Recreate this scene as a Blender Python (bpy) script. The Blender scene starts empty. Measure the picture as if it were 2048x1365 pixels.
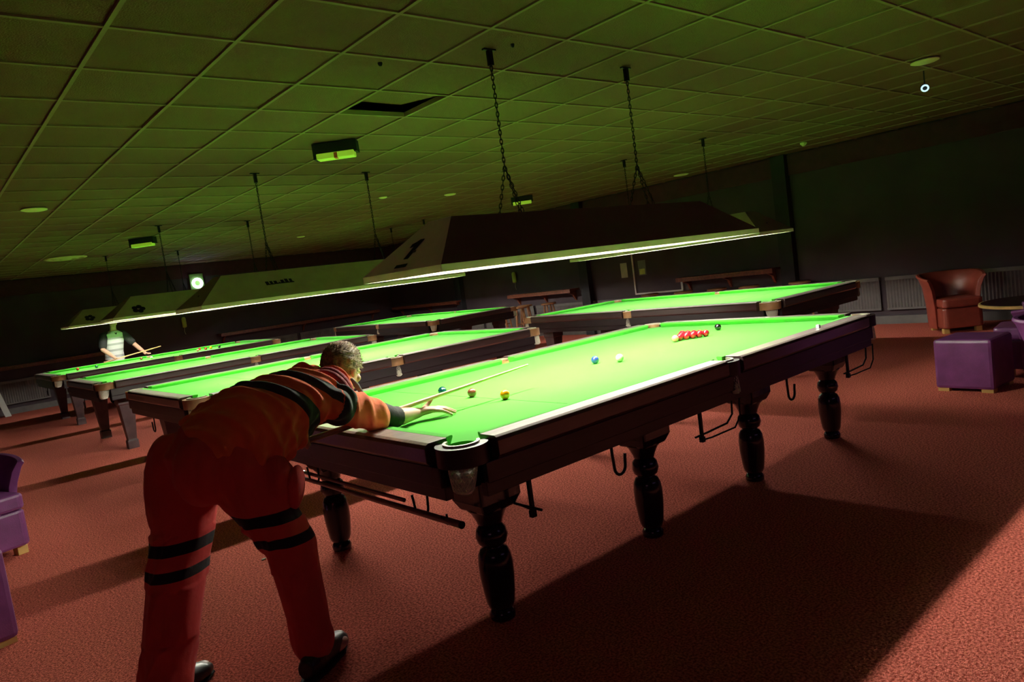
import bpy, bmesh, math, random
import numpy as np
from mathutils import Vector, Matrix, noise
random.seed(7)
PI = math.pi
sc = bpy.context.scene
COL = sc.collection
V = Vector

# ------------------------------------------------------------------ camera, world, exposure
cam_d = bpy.data.cameras.new('camera')
cam_d.sensor_width = 36.0
cam_d.lens = 1427.738 / 2048 * 36.0
cam_d.clip_end = 100
cam = bpy.data.objects.new('camera', cam_d)
COL.objects.link(cam)
R_ = V((0.74592419, -0.65229515, -0.13456647))
U_ = V((0.16193151, -0.01836413, 0.98663111))
F_ = V((0.64604589, 0.75774256, -0.09192889))
cam.matrix_world = Matrix(((R_.x, U_.x, -F_.x, -3.4613), (R_.y, U_.y, -F_.y, -3.24176),
                           (R_.z, U_.z, -F_.z, 1.516406), (0, 0, 0, 1)))
sc.camera = cam
w = bpy.data.worlds.new('world')
sc.world = w
w.use_nodes = True
w.node_tree.nodes['Background'].inputs[0].default_value = (0.02, 0.012, 0.03, 1)
w.node_tree.nodes['Background'].inputs[1].default_value = 0.3
sc.view_settings.view_transform = 'Standard'
sc.view_settings.look = 'None'
sc.view_settings.exposure = 0.0
sc.view_settings.gamma = 1.0
sc.view_settings.use_curve_mapping = False
sc.cycles.max_bounces = 6
sc.cycles.diffuse_bounces = 3
sc.cycles.glossy_bounces = 3
sc.cycles.sample_clamp_indirect = 8
sc.cycles.use_denoising = True
sc.cycles.adaptive_threshold = 0.04
TUBE = 430.0      # strength of the fluorescent tubes


def area(name, loc, target, size, power, col):
    d = bpy.data.lights.new(name, 'AREA')
    d.shape = 'RECTANGLE'
    d.size, d.size_y = size
    d.energy = power
    d.color = col
    o = bpy.data.objects.new(name, d)
    COL.objects.link(o)
    o.location = loc
    o.rotation_euler = (V(target) - V(loc)).to_track_quat('-Z', 'Y').to_euler()
    return o


# weak unseen fill lamps added behind and to the right of the camera
area('rear_fill', (-6.5, -4.5, 2.6), (-2.0, 0.5, 0.3), (2.5, 0.6), 4, (1.0, 0.42, 0.62))
area('side_fill', (1.0, -5.6, 2.6), (3.0, 0.0, 0.3), (3.0, 0.5), 2.5, (0.75, 0.45, 1.0))


# ------------------------------------------------------------------ materials
def nd(nt, t, **kw):
    n = nt.nodes.new(t)
    for k, v in kw.items():
        if k in n.inputs:
            n.inputs[k].default_value = v
        else:
            setattr(n, k, v)
    return n


def mat(name, col, rough=0.6, metal=0.0, spec=0.5, var=0.12, vscale=8.0, bump=0.0, bscale=60.0, coat=0.0,
        emit=None, estr=0.0, sheen=0.0, trans=0.0, col2=None, stretch=None):
    m = bpy.data.materials.new(name)
    m.use_nodes = True
    nt = m.node_tree
    b = nt.nodes['Principled BSDF']
    b.inputs['Roughness'].default_value = rough
    b.inputs['Metallic'].default_value = metal
    b.inputs['Specular IOR Level'].default_value = spec
    b.inputs['Coat Weight'].default_value = coat
    b.inputs['Coat Roughness'].default_value = 0.12
    b.inputs['Sheen Weight'].default_value = sheen
    tc = nd(nt, 'ShaderNodeTexCoord')
    mp = nd(nt, 'ShaderNodeMapping')
    if stretch:
        mp.inputs['Scale'].default_value = stretch
    nt.links.new(tc.outputs['Object'], mp.inputs['Vector'])
    n = nd(nt, 'ShaderNodeTexNoise', Scale=vscale, Detail=5.0)
    nt.links.new(mp.outputs[0], n.inputs['Vector'])
    r = nd(nt, 'ShaderNodeValToRGB')
    c2 = col2 or tuple(max(0, c * (1 - 2 * var)) for c in col)
    c1 = col if col2 else tuple(min(1, c * (1 + var)) for c in col)
    r.color_ramp.elements[0].color = (*c2, 1)
    r.color_ramp.elements[1].color = (*c1, 1)
    r.color_ramp.elements[0].position = 0.38 if vscale > 90 else 0.3
    r.color_ramp.elements[1].position = 0.6 if vscale > 90 else 0.7
    nt.links.new(n.outputs['Fac'], r.inputs[0])
    nt.links.new(r.outputs[0], b.inputs['Base Color'])
    if bump:
        n2 = nd(nt, 'ShaderNodeTexNoise', Scale=bscale, Detail=4.0)
        nt.links.new(mp.outputs[0], n2.inputs['Vector'])
        bp = nd(nt, 'ShaderNodeBump', Strength=bump, Distance=0.01)
        nt.links.new(n2.outputs['Fac'], bp.inputs['Height'])
        nt.links.new(bp.outputs[0], b.inputs['Normal'])
    if emit:
        b.inputs['Emission Color'].default_value = (*emit, 1)
        b.inputs['Emission Strength'].default_value = estr
    if trans:
        tr = nd(nt, 'ShaderNodeBsdfTranslucent')
        nt.links.new(r.outputs[0], tr.inputs[0])
        mx = nd(nt, 'ShaderNodeMixShader', Fac=trans)
        nt.links.new(b.outputs[0], mx.inputs[1])
        nt.links.new(tr.outputs[0], mx.inputs[2])
        nt.links.new(mx.outputs[0], nt.nodes['Material Output'].inputs[0])
    return m


M = {}
M['cloth'] = mat('green_baize', (0.082, 0.57, 0.033), rough=0.95, spec=0.2, var=0.05, vscale=3, bump=0.15, bscale=900, sheen=0.15)
M['mahog'] = mat('dark_mahogany', (0.012, 0.005, 0.007), rough=0.38, var=0.3, vscale=6, stretch=(1, 12, 12), spec=0.5)
M['rail_glare'] = mat('rail_top_glare', (0.62, 0.50, 0.47), rough=0.3, var=0.1, vscale=5, stretch=(1, 14, 14), coat=0.8, spec=0.8)  # lamp glare on the varnished rail tops, put into a pale colour
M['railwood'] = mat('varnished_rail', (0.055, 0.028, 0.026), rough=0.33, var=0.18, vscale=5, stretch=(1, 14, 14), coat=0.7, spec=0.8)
M['navyleg'] = mat('glossy_dark_leg', (0.006, 0.006, 0.018), rough=0.2, var=0.2, coat=0.3, spec=0.35)
M['brownleg'] = mat('dark_brown_leg', (0.06, 0.032, 0.035), rough=0.4, var=0.25)
M['leather'] = mat('tan_pocket_leather', (0.42, 0.22, 0.09), rough=0.5, var=0.2, bump=0.2)
M['net'] = mat('white_net', (0.94, 0.92, 0.80), rough=0.9, var=0.03, trans=0.5)
M['brass'] = mat('pocket_band', (0.80, 0.74, 0.62), rough=0.3, metal=0.6, var=0.05)
M['iron'] = mat('black_iron', (0.012, 0.011, 0.013), rough=0.4, metal=0.6)
M['line'] = mat('chalk_line', (0.03, 0.16, 0.02), rough=1)
M['stick'] = mat('rest_stick_wood', (0.22, 0.12, 0.075), rough=0.35, var=0.2, coat=0.3)
M['cue'] = mat('ash_cue', (0.74, 0.50, 0.22), rough=0.28, var=0.12, vscale=4, stretch=(1, 25, 25), coat=0.4)
M['cuebutt'] = mat('cue_butt', (0.30, 0.14, 0.06), rough=0.3, coat=0.4)
M['chalk'] = mat('chalk_white', (0.7, 0.75, 0.8), rough=0.9)
M['black'] = mat('matt_black', (0.008, 0.008, 0.009), rough=0.8)
M['blackpaint'] = mat('black_lettering', (0.006, 0.006, 0.006), rough=0.9)
M['shade_out'] = mat('shade_outside', (0.22, 0.17, 0.15), rough=0.75, var=0.06)
M['shade_in'] = mat('shade_inside', (0.88, 0.86, 0.78), rough=0.8, var=0.02)
M['skirt'] = mat('shade_skirt', (0.62, 0.56, 0.38), rough=0.8, var=0.06, trans=0.12)
M['tube'] = mat('fluorescent_tube', (0.9, 0.9, 0.85), emit=(1.0, 0.95, 0.83), estr=TUBE)
M['tile'] = mat('ceiling_tile', (0.22, 0.118, 0.085), rough=0.95, spec=0.1, var=0.05, vscale=1.2, bump=1.0, bscale=110)
M['tbar'] = mat('ceiling_grid', (0.30, 0.185, 0.12), rough=0.8, var=0.03)
M['wall'] = mat('wall_paint', (0.06, 0.040, 0.052), rough=0.8, var=0.1, vscale=1.5, bump=0.1)
M['band'] = mat('upper_wall_band', (0.08, 0.022, 0.035), rough=0.9, var=0.1)
M['dado'] = mat('grey_dado', (0.15, 0.14, 0.14), rough=0.45, var=0.08)
M['pillar'] = mat('dark_pillar', (0.02, 0.02, 0.026), rough=0.8)
M['shelf'] = mat('red_brown_shelf', (0.20, 0.055, 0.028), rough=0.45, var=0.2, stretch=(4, 1, 4))
M['stool'] = mat('stool_wood', (0.36, 0.16, 0.07), rough=0.4, var=0.2)
M['paper'] = mat('pale_paper', (0.55, 0.55, 0.46), rough=0.9, var=0.06)
M['white'] = mat('white_paint', (0.70, 0.70, 0.68), rough=0.6, var=0.04)
M['purple'] = mat('purple_leather', (0.20, 0.055, 0.20), rough=0.34, var=0.12, bump=0.15, bscale=160, spec=0.6)
M['redleather'] = mat('red_brown_leather', (0.30, 0.055, 0.035), rough=0.36, var=0.12, bump=0.15, bscale=160, spec=0.6)
M['foot'] = mat('light_wood_foot', (0.66, 0.42, 0.14), rough=0.4, var=0.1)
M['tabletop'] = mat('glossy_dark_tabletop', (0.05, 0.015, 0.018), rough=0.12, coat=0.5)
M['steel'] = mat('steel', (0.55, 0.55, 0.55), rough=0.25, metal=1.0)
M['disc'] = mat('ceiling_disc', (0.97, 0.95, 0.5), rough=0.5, var=0.03)
M['ring'] = mat('glowing_ring', (1, 1, 1), emit=(0.75, 0.93, 1.0), estr=7)
M['ringdim'] = mat('glowing_ring_dim', (1, 1, 1), emit=(0.55, 0.85, 0.95), estr=1.1)
M['lens'] = mat('glow_lens', (0.72, 0.9, 0.30), rough=0.4, var=0.03, emit=(0.42, 0.75, 0.03), estr=0.3)  # added glow stands in for cloth light falling on the lens
M['ringplate'] = mat('ring_plate', (0.16, 0.28, 0.06), rough=0.6)
M['end_lit'] = mat('lit_shade_end', (0.86, 0.62, 0.86), rough=0.8, var=0.04)  # light on the first shade's end put into a paler colour
M['side_unlit'] = mat('unlit_shade_side', (0.11, 0.035, 0.05), rough=0.8, var=0.06)  # first shade's unlit long sides, the shade put into a darker colour
M['side_lit'] = mat('lit_shade_side', (0.44, 0.36, 0.26), rough=0.8, var=0.05)  # paler copy: light from the neighbouring cloth put into the colour
M['redmark'] = mat('red_mark', (0.9, 0.16, 0.10), rough=0.5)
M['skin'] = mat('skin', (0.66, 0.36, 0.26), rough=0.5, var=0.06, vscale=20, bump=0.08)
M['hair'] = mat('short_brown_hair', (0.30, 0.17, 0.085), rough=0.55, var=0.35, vscale=60, bump=0.4, bscale=200)
M['boot'] = mat('black_boot', (0.010, 0.010, 0.013), rough=0.35)
M['toecap'] = mat('pale_toecap', (0.5, 0.46, 0.42), rough=0.4)
M['collar'] = mat('maroon_collar', (0.30, 0.02, 0.035), rough=0.8)
M['greyfab'] = mat('grey_fabric', (0.20, 0.20, 0.20), rough=0.9)
M['blueprint'] = mat('navy_print', (0.05, 0.03, 0.07), rough=0.9)
M['blackcuff'] = mat('black_elbow_sleeve', (0.014, 0.012, 0.014), rough=0.7, spec=0.15, bump=0.2)
M['rubber'] = mat('rubber', (0.02, 0.02, 0.02), rough=0.9)
M['yellowbox'] = mat('yellow_green_box', (0.62, 0.70, 0.16), rough=0.5)
for k, c in dict(red=(0.50, 0.008, 0.024), yellow=(0.85, 0.28, 0.005), brown=(0.20, 0.045, 0.028), green=(0.002, 0.05, 0.055),
                 blue=(0.03, 0.06, 0.34), pink=(0.85, 0.25, 0.25), black=(0.008, 0.008, 0.008), white=(0.88, 0.88, 0.70)).items():
    M['b_' + k] = mat(k + '_ball', c, rough=0.12, var=0.0, coat=0.6)

# carpet
m = mat('brown_red_carpet', (0.98, 0.27, 0.20), rough=1.0, spec=0.03, bump=1.0, bscale=200, vscale=95,
        col2=(0.42, 0.075, 0.05))
M['carpet'] = m


def band_mat(name, base, dark, ranges, rough=0.8, weave=500, att='band', base2=None):
    m = bpy.data.materials.new(name)
    m.use_nodes = True
    nt = m.node_tree
    b = nt.nodes['Principled BSDF']
    b.inputs['Roughness'].default_value = rough
    b.inputs['Sheen Weight'].default_value = 0.15
    b.inputs['Specular IOR Level'].default_value = 0.25
    a = nd(nt, 'ShaderNodeAttribute', attribute_name=att)
    cur = None
    for lo, hi in ranges:
        g = nd(nt, 'ShaderNodeMath', operation='GREATER_THAN')
        g.inputs[1].default_value = lo
        l = nd(nt, 'ShaderNodeMath', operation='LESS_THAN')
        l.inputs[1].default_value = hi
        x = nd(nt, 'ShaderNodeMath', operation='MULTIPLY')
        nt.links.new(a.outputs['Fac'], g.inputs[0])
        nt.links.new(a.outputs['Fac'], l.inputs[0])
        nt.links.new(g.outputs[0], x.inputs[0])
        nt.links.new(l.outputs[0], x.inputs[1])
        if cur is None:
            cur = x
        else:
            y = nd(nt, 'ShaderNodeMath', operation='MAXIMUM')
            nt.links.new(cur.outputs[0], y.inputs[0])
            nt.links.new(x.outputs[0], y.inputs[1])
            cur = y
    mx = nd(nt, 'ShaderNodeMix', data_type='RGBA')
    mx.inputs[6].default_value = (*base, 1)
    mx.inputs[7].default_value = (*dark, 1)
    nt.links.new(cur.outputs[0], mx.inputs[0])
    nt.links.new(mx.outputs[2], b.inputs['Base Color'])
    tc = nd(nt, 'ShaderNodeTexCoord')
    n = nd(nt, 'ShaderNodeTexNoise', Scale=weave, Detail=2.0)
    nt.links.new(tc.outputs['Object'], n.inputs['Vector'])
    n2 = nd(nt, 'ShaderNodeTexNoise', Scale=14.0, Detail=3.0)
    nt.links.new(tc.outputs['Object'], n2.inputs['Vector'])
    ad = nd(nt, 'ShaderNodeMath', operation='MULTIPLY_ADD')
    ad.inputs[1].default_value = 0.15
    nt.links.new(n.outputs['Fac'], ad.inputs[0])
    nt.links.new(n2.outputs['Fac'], ad.inputs[2])
    bp = nd(nt, 'ShaderNodeBump', Strength=0.6, Distance=0.012)
    nt.links.new(ad.outputs[0], bp.inputs['Height'])
    nt.links.new(bp.outputs[0], b.inputs['Normal'])
    return m


M['shirt'] = band_mat('orange_jersey', (0.98, 0.17, 0.06), (0.045, 0.050, 0.045), [(0.36, 0.47), (0.63, 0.76), (2.0, 2.2)])
M['trousers'] = band_mat('red_work_trousers', (0.80, 0.075, 0.07), (0.010, 0.010, 0.016), [(0.80, 0.94), (1.10, 1.22)])
M['polo'] = band_mat('grey_striped_polo', (0.62, 0.62, 0.62), (0.36, 0.36, 0.37), [(0.15, 0.22), (0.35, 0.42), (0.55, 0.62), (0.75, 0.8)])


# ------------------------------------------------------------------ mesh helpers
class MB:
    def __init__(s):
        s.v, s.f = [], []

    def add(s, vs, fs):
        n = len(s.v)
        s.v += [tuple(p) for p in vs]
        s.f += [tuple(i + n for i in f) for f in fs]
        return s

    def box(s, a, b):
        x0, y0, z0 = a
        x1, y1, z1 = b
        return s.add([(x0, y0, z0), (x1, y0, z0), (x1, y1, z0), (x0, y1, z0), (x0, y0, z1), (x1, y0, z1), (x1, y1, z1), (x0, y1, z1)],
                     [(0, 3, 2, 1), (4, 5, 6, 7), (0, 1, 5, 4), (1, 2, 6, 5), (2, 3, 7, 6), (3, 0, 4, 7)])

    def prism(s, poly, z0, z1):
        n = len(poly)
        vs = [(x, y, z0) for x, y in poly] + [(x, y, z1) for x, y in poly]
        fs = [tuple(range(n - 1, -1, -1)), tuple(range(n, 2 * n))]
        fs += [(i, (i + 1) % n, (i + 1) % n + n, i + n) for i in range(n)]
        return s.add(vs, fs)

    def bar(s, p, q, r0, r1=None, n=10, cap=True):
        return s.tube([p, q], [r0, r0 if r1 is None else r1], n, cap)

    def tube(s, pts, rad, n=10, cap=True):
        pts = [V(p) for p in pts]
        if not hasattr(rad, '__len__'):
            rad = [rad] * len(pts)
        vs, fs = [], []
        u = None
        for i, p in enumerate(pts):
            t = (pts[min(i + 1, len(pts) - 1)] - pts[max(i - 1, 0)]).normalized()
            if u is None:
                u = t.orthogonal().normalized()
            u = (u - t * u.dot(t)).normalized()
            w_ = t.cross(u)
            for k in range(n):
                a = 2 * PI * k / n
                vs.append(p + (u * math.cos(a) + w_ * math.sin(a)) * rad[i])
        for i in range(len(pts) - 1):
            for k in range(n):
                fs.append((i * n + k, i * n + (k + 1) % n, (i + 1) * n + (k + 1) % n, (i + 1) * n + k))
        if cap:
            fs.append(tuple(range(n - 1, -1, -1)))
            fs.append(tuple(range(len(vs) - n, len(vs))))
        return s.add(vs, fs)

    def lathe(s, prof, c=(0, 0, 0), n=24):
        vs = []
        for r, z in prof:
            for k in range(n):
                a = 2 * PI * k / n
                vs.append((c[0] + r * math.cos(a), c[1] + r * math.sin(a), c[2] + z))
        fs = [(i * n + k, i * n + (k + 1) % n, (i + 1) * n + (k + 1) % n, (i + 1) * n + k) for i in range(len(prof) - 1) for k in range(n)]
        fs.append(tuple(range(n - 1, -1, -1)))
        fs.append(tuple(range(len(vs) - n, len(vs))))
        return s.add(vs, fs)

    def loft(s, secs, n=24, cap=True):
        """secs: (centre, lateral vector, other vector) with the radii as vector lengths"""
        vs, fs = [], []
        for c, a, b in secs:
            for k in range(n):
                t = 2 * PI * k / n
                vs.append(V(c) + V(a) * math.cos(t) + V(b) * math.sin(t))
        for i in range(len(secs) - 1):
            for k in range(n):
                fs.append((i * n + k, i * n + (k + 1) % n, (i + 1) * n + (k + 1) % n, (i + 1) * n + k))
        if cap:
            fs.append(tuple(range(n - 1, -1, -1)))
            fs.append(tuple(range(len(vs) - n, len(vs))))
        return s.add(vs, fs)

    def ball(s, c, r, nu=16, nv=10, axes=None):
        """ellipsoid; axes = three vectors"""
        if axes is None:
            rr = r if hasattr(r, '__len__') else (r, r, r)
            axes = (V((rr[0], 0, 0)), V((0, rr[1], 0)), V((0, 0, rr[2])))
        c = V(c)
        vs = [c - axes[2]]
        for j in range(1, nv):
            ph = -PI / 2 + PI * j / nv
            for k in range(nu):
                a = 2 * PI * k / nu
                vs.append(c + axes[0] * (math.cos(ph) * math.cos(a)) + axes[1] * (math.cos(ph) * math.sin(a)) + axes[2] * math.sin(ph))
        vs.append(c + axes[2])
        fs = [(0, 1 + (k + 1) % nu, 1 + k) for k in range(nu)]
        for j in range(nv - 2):
            for k in range(nu):
                a, b = 1 + j * nu + k, 1 + j * nu + (k + 1) % nu
                fs.append((a, b, b + nu, a + nu))
        l = len(vs) - 1
        fs += [(l, l - nu + k, l - nu + (k + 1) % nu) for k in range(nu)]
        return s.add(vs, fs)

    def mesh(s, name):
        me = bpy.data.meshes.new(name)
        me.from_pydata(s.v, [], s.f)
        bm = bmesh.new()
        bm.from_mesh(me)
        bmesh.ops.recalc_face_normals(bm, faces=bm.faces)
        bm.to_mesh(me)
        bm.free()
        return me

    def build(s, name, m, parent=None, smooth=False, bevel=0, label=None):
        me = s.mesh(name)
        me.materials.append(m)
        if smooth:
            me.polygons.foreach_set('use_smooth', [True] * len(me.polygons))
            if smooth != 'full':
                me.set_sharp_from_angle(angle=math.radians(40))
        o = bpy.data.objects.new(name, me)
        COL.objects.link(o)
        if parent:
            o.parent = parent
        if bevel:
            bv = o.modifiers.new('bevel', 'BEVEL')
            bv.width = bevel
            bv.segments = 2
            bv.limit_method = 'ANGLE'
        if label:
            o['label'] = label
        return o


def tag(o, label, cat, group=None):
    o['label'] = label
    o['category'] = cat
    if group:
        o['group'] = group
    return o


def struct(o):
    o['kind'] = 'structure'
    return o


def empty(name, loc=(0, 0, 0), rz=0):
    o = bpy.data.objects.new(name, None)
    COL.objects.link(o)
    o.location = loc
    o.rotation_euler = (0, 0, rz)
    o.empty_display_size = 0.1
    return o


KIDS = {}


def children(o):
    return [c for c in bpy.data.objects if c.parent == o]


def copy_tree(o, parent=None):
    c = o.copy()
    COL.objects.link(c)
    c.parent = parent
    for ch in children(o):
        copy_tree(ch, c)
    return c


def arc(cx, cy, r, a0, a1, n=10):
    return [(cx + r * math.cos(math.radians(a0 + (a1 - a0) * i / n)), cy + r * math.sin(math.radians(a0 + (a1 - a0) * i / n))) for i in range(n + 1)]


# ------------------------------------------------------------------ the room
X0, X1, Y0, Y1, ZC = -7.0, 7.95, -6.2, 15.4, 2.85
struct(MB().box((X0, Y0, -0.1), (X1, Y1, 0)).build('floor', M['carpet']))
struct(MB().box((X1, Y0 - 0.1, -0.1), (X1 + 0.1, Y1 + 0.1, ZC + 0.3)).build('wall_back', M['wall']))
struct(MB().box((X0 - 0.1, Y1, -0.1), (X1, Y1 + 0.1, ZC + 0.3)).build('wall_left', M['wall']))
struct(MB().box((X0 - 0.1, Y0 - 0.1, -0.1), (X0, Y1, ZC + 0.3)).build('wall_front', M['wall']))
struct(MB().box((X0, Y0 - 0.1, -0.1), (X1, Y0, ZC + 0.3)).build('wall_right', M['wall']))
# painted band (bulkhead) along the top of the far walls
struct(MB().box((X1 - 0.03, Y0, 2.51), (X1, Y1 - 0.03, ZC - 0.012)).build('trim_1', M['band']))
struct(MB().box((X0, Y1 - 0.03, 2.51), (X1, Y1, ZC - 0.012)).build('trim_2', M['band']))

# suspended ceiling: tiles laid in a metal grid
PX, PY, OX, OY = 0.585, 0.595, -2.53, 0.325
ceil = struct(MB().box((X0, Y0, ZC + 0.25), (X1, Y1, ZC + 0.3)).build('ceiling', M['black']))
xs = [OX + PX * k for k in range(math.ceil((X0 - OX) / PX), math.floor((X1 - OX) / PX) + 1)]
ys = [OY + PY * k for k in range(math.ceil((Y0 - OY) / PY), math.floor((Y1 - OY) / PY) + 1)]
g = MB()
for x in xs:
    g.box((x - 0.011, Y0, ZC - 0.004), (x + 0.011, Y1, ZC + 0.03))
for y in ys:
    g.box((X0, y - 0.011, ZC - 0.003), (X1, y + 0.011, ZC + 0.031))
gr = g.build('ceiling_grid', M['tbar'], ceil)
gr['kind'] = 'stuff'
ex = [X0] + xs + [X1]
ey = [Y0] + ys + [Y1]
cells = []
for i in range(len(ex) - 1):
    for j in range(len(ey) - 1):
        c = V(((ex[i] + ex[i + 1]) / 2, (ey[j] + ey[j + 1]) / 2, ZC))
        d = c - cam.location if False else c - V((-3.4613, -3.24176, 1.5164))
        z = d.dot(F_)
        vis = z > 0.3 and abs(d.dot(R_) / z) < 0.76 and abs(d.dot(U_) / z) < 0.53
        cells.append((0 if vis else 1, d.length, i, j))
cells.sort()
hole = None
tile_mesh = None
rest = MB()
nt_ = 0
for vis, dist, i, j in cells:
    x0, x1, y0, y1 = ex[i], ex[i + 1], ey[j], ey[j + 1]
    cx, cy = (x0 + x1) / 2, (y0 + y1) / 2
    if abs(cx + 0.483) < 0.1 and abs(cy - 1.217) < 0.1:
        # the tile that has slipped out of its frame: lies tilted above the opening
        t = MB().box((-0.265, -0.27, 0), (0.265, 0.27, 0.014)).build('ceiling_tile', M['tile'], ceil)
        t.location = (cx - 0.02, cy - 0.01, ZC + 0.05)
        t.rotation_euler = (0.13, 0.02, 0.01)
        continue
    full = abs(x1 - x0 - PX) < 1e-4 and abs(y1 - y0 - PY) < 1e-4
    if vis == 0 and full and nt_ < 290:
        if tile_mesh is None:
            a, b = PX / 2 - 0.009, PY / 2 - 0.009
            o = MB().box((-a, -b, 0), (a, b, 0.014)).build('ceiling_tile', M['tile'], ceil)
            tile_mesh = o.data
        else:
            o = bpy.data.objects.new('ceiling_tile', tile_mesh)
            COL.objects.link(o)
            o.parent = ceil
        s_ = random.random()
        o.location = (cx, cy, ZC + 0.006 + (0.006 * random.random() if s_ < 0.1 else 0.0005 * s_))
        o.rotation_euler = (random.uniform(-.002, .002), random.uniform(-.002, .002), 0)
        nt_ += 1
    else:
        rest.box((x0 + 0.009, y0 + 0.009, ZC + 0.006), (x1 - 0.009, y1 - 0.009, ZC + 0.02))
o = rest.build('far_ceiling_tiles', M['tile'], ceil)
o['kind'] = 'stuff'


# dado of ribbed grey panels with a plinth below
def dado_mesh():
    d = MB()
    W = 1.86
    n = 42
    pts = []
    for k in range(n):
        x0 = -W / 2 + W * k / n
        pts += [(x0, 0.0), (x0 + W / n * 0.5, 0.012)]
    pts.append((W / 2, 0))
    v, f = [], []
    for x, y in pts:
        v += [(x, -0.05 - y, 0.245), (x, -0.05 - y, 0.665)]
    for k in range(len(pts) - 1):
        f.append((2 * k, 2 * k + 2, 2 * k + 3, 2 * k + 1))
    d.add(v, f)
    d.box((-W / 2, -0.066, 0.215), (W / 2, 0, 0.245))
    d.box((-W / 2, -0.066, 0.665), (W / 2, 0, 0.72))
    return d


dm = dado_mesh().mesh('dado_panel')
dm.materials.append(M['dado'])
dado1 = struct(MB().box((X1 - 0.06, Y0, 0), (X1, Y1, 0.125)).build('baseboard_back', M['dado']))
dado2 = struct(MB().box((X0, Y1 - 0.06, 0), (X1 - 0.06, Y1, 0.125)).build('baseboard_left', M['dado']))
for k in range(10):
    o = bpy.data.objects.new('dado_panel', dm)
    COL.objects.link(o)
    o.parent = dado1
    o.location = (X1, 1.28 - 0.96 + 1.95 * (k - 3), 0)
    o.rotation_euler = (0, 0, -PI / 2)
for k in range(7):
    o = bpy.data.objects.new('dado_panel', dm)
    COL.objects.link(o)
    o.parent = dado2
    o.location = (-5.9 + 1.95 * k, Y1, 0)
for k, y in enumerate((2.74, 7.35, 11.9)):
    struct(MB().box((X1 - 0.14, y - 0.12, 0), (X1, y + 0.12, ZC)).build('trim_%d' % (k + 3), M['pillar']))


# ------------------------------------------------------------------ snooker tables
HX, HY, ZB, ZR = 3.569 / 2, 1.778 / 2, 0.855, 0.893
RO = 0.165


def cushion(x0, x1, side, axis):
    """cushion running from x0 to x1 along an axis, on the + or - side"""
    prof = [(0.0, 0.889), (0.0, 0.881), (0.022, 0.856), (0.052, 0.856), (0.052, 0.8935), (0.014, 0.8925)]
    n = len(prof)
    v = []
    for e, x in ((-1, x0), (1, x1)):
        for o_, z in prof:
            xx = x + e * o_ * 0.45
            if axis == 'x':
                v.append((xx, side * (HY + o_), z))
            else:
                v.append((side * (HX + o_), xx, z))
    f = [tuple(range(n)), tuple(range(2 * n - 1, n - 1, -1))] + [(i, (i + 1) % n, (i + 1) % n + n, i + n) for i in range(n)]
    return MB().add(v, f)


def rail(x0, x1, side, axis):
    prof = [(0.052, 0.893), (0.052, 0.80), (RO - 0.012, 0.80), (RO, 0.815), (RO, 0.872), (RO - 0.008, 0.886), (RO - 0.022, 0.893)]
    n = len(prof)
    v = []
    for x in (x0, x1):
        for o_, z in prof:
            v.append((x, side * (HY + o_), z) if axis == 'x' else (side * (HX + o_), x, z))
    f = [tuple(range(n)), tuple(range(2 * n - 1, n - 1, -1))] + [(i, (i + 1) % n, (i + 1) % n + n, i + n) for i in range(n)]
    return MB().add(v, f)


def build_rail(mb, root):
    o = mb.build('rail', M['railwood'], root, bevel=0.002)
    o.data.materials.append(M['rail_glare'])
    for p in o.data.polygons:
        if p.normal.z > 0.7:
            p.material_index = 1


def net_mesh(r0, r1, h, lean, n=16, m_=8):
    b = MB()
    v, f = [], []
    for i in range(m_ + 1):
        t = i / m_
        r = r0 + (r1 - r0) * t ** 1.5
        off = 0.5 * (i % 2)
        for k in range(n):
            a = 2 * PI * (k + off) / n
            sag = 0.006 * math.sin(3 * a + 1) * t
            v.append((lean[0] * t + (r + sag) * math.cos(a), lean[1] * t + (r + sag) * math.sin(a), -h * t))
    for i in range(m_):
        for k in range(n):
            a, b2 = i * n + k, i * n + (k + 1) % n
            c, d = a + n, b2 + n
            if i % 2 == 0:
                f += [(a, b2, c), (b2, d, c)]
            else:
                f += [(a, b2, d), (a, d, c)]
    f.append(tuple(m_ * n + k for k in range(n)))
    return b.add(v, f)


def turned_leg():
    b = MB()
    prof = [(0.046, 0.0), (0.056, 0.008), (0.058, 0.03), (0.050, 0.045), (0.044, 0.052), (0.056, 0.062), (0.064, 0.085), (0.070, 0.13), (0.077, 0.20),
            (0.078, 0.26), (0.073, 0.305), (0.060, 0.33), (0.048, 0.338), (0.046, 0.344), (0.064, 0.358), (0.073, 0.388), (0.066, 0.422), (0.050, 0.44),
            (0.056, 0.446), (0.060, 0.462), (0.078, 0.50), (0.096, 0.52), (0.096, 0.53)]
    b.lathe(prof, n=28)
    return b


def square_leg():
    b = MB()

    def sq(h, z):
        return [(-h, -h, z), (h, -h, z), (h, h, z), (-h, h, z)]
    secs = [(0.062, 0), (0.062, 0.10), (0.050, 0.115), (0.088, 0.56), (0.098, 0.575), (0.098, 0.80)]
    v = []
    for h, z in secs:
        v += sq(h, z)
    f = [(3, 2, 1, 0)]
    for i in range(len(secs) - 1):
        f += [(4 * i + k, 4 * i + (k + 1) % 4, 4 * i + 4 + (k + 1) % 4, 4 * i + 4 + k) for k in range(4)]
    n = len(v)
    f.append((n - 4, n - 3, n - 2, n - 1))
    return b.add(v, f)


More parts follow.
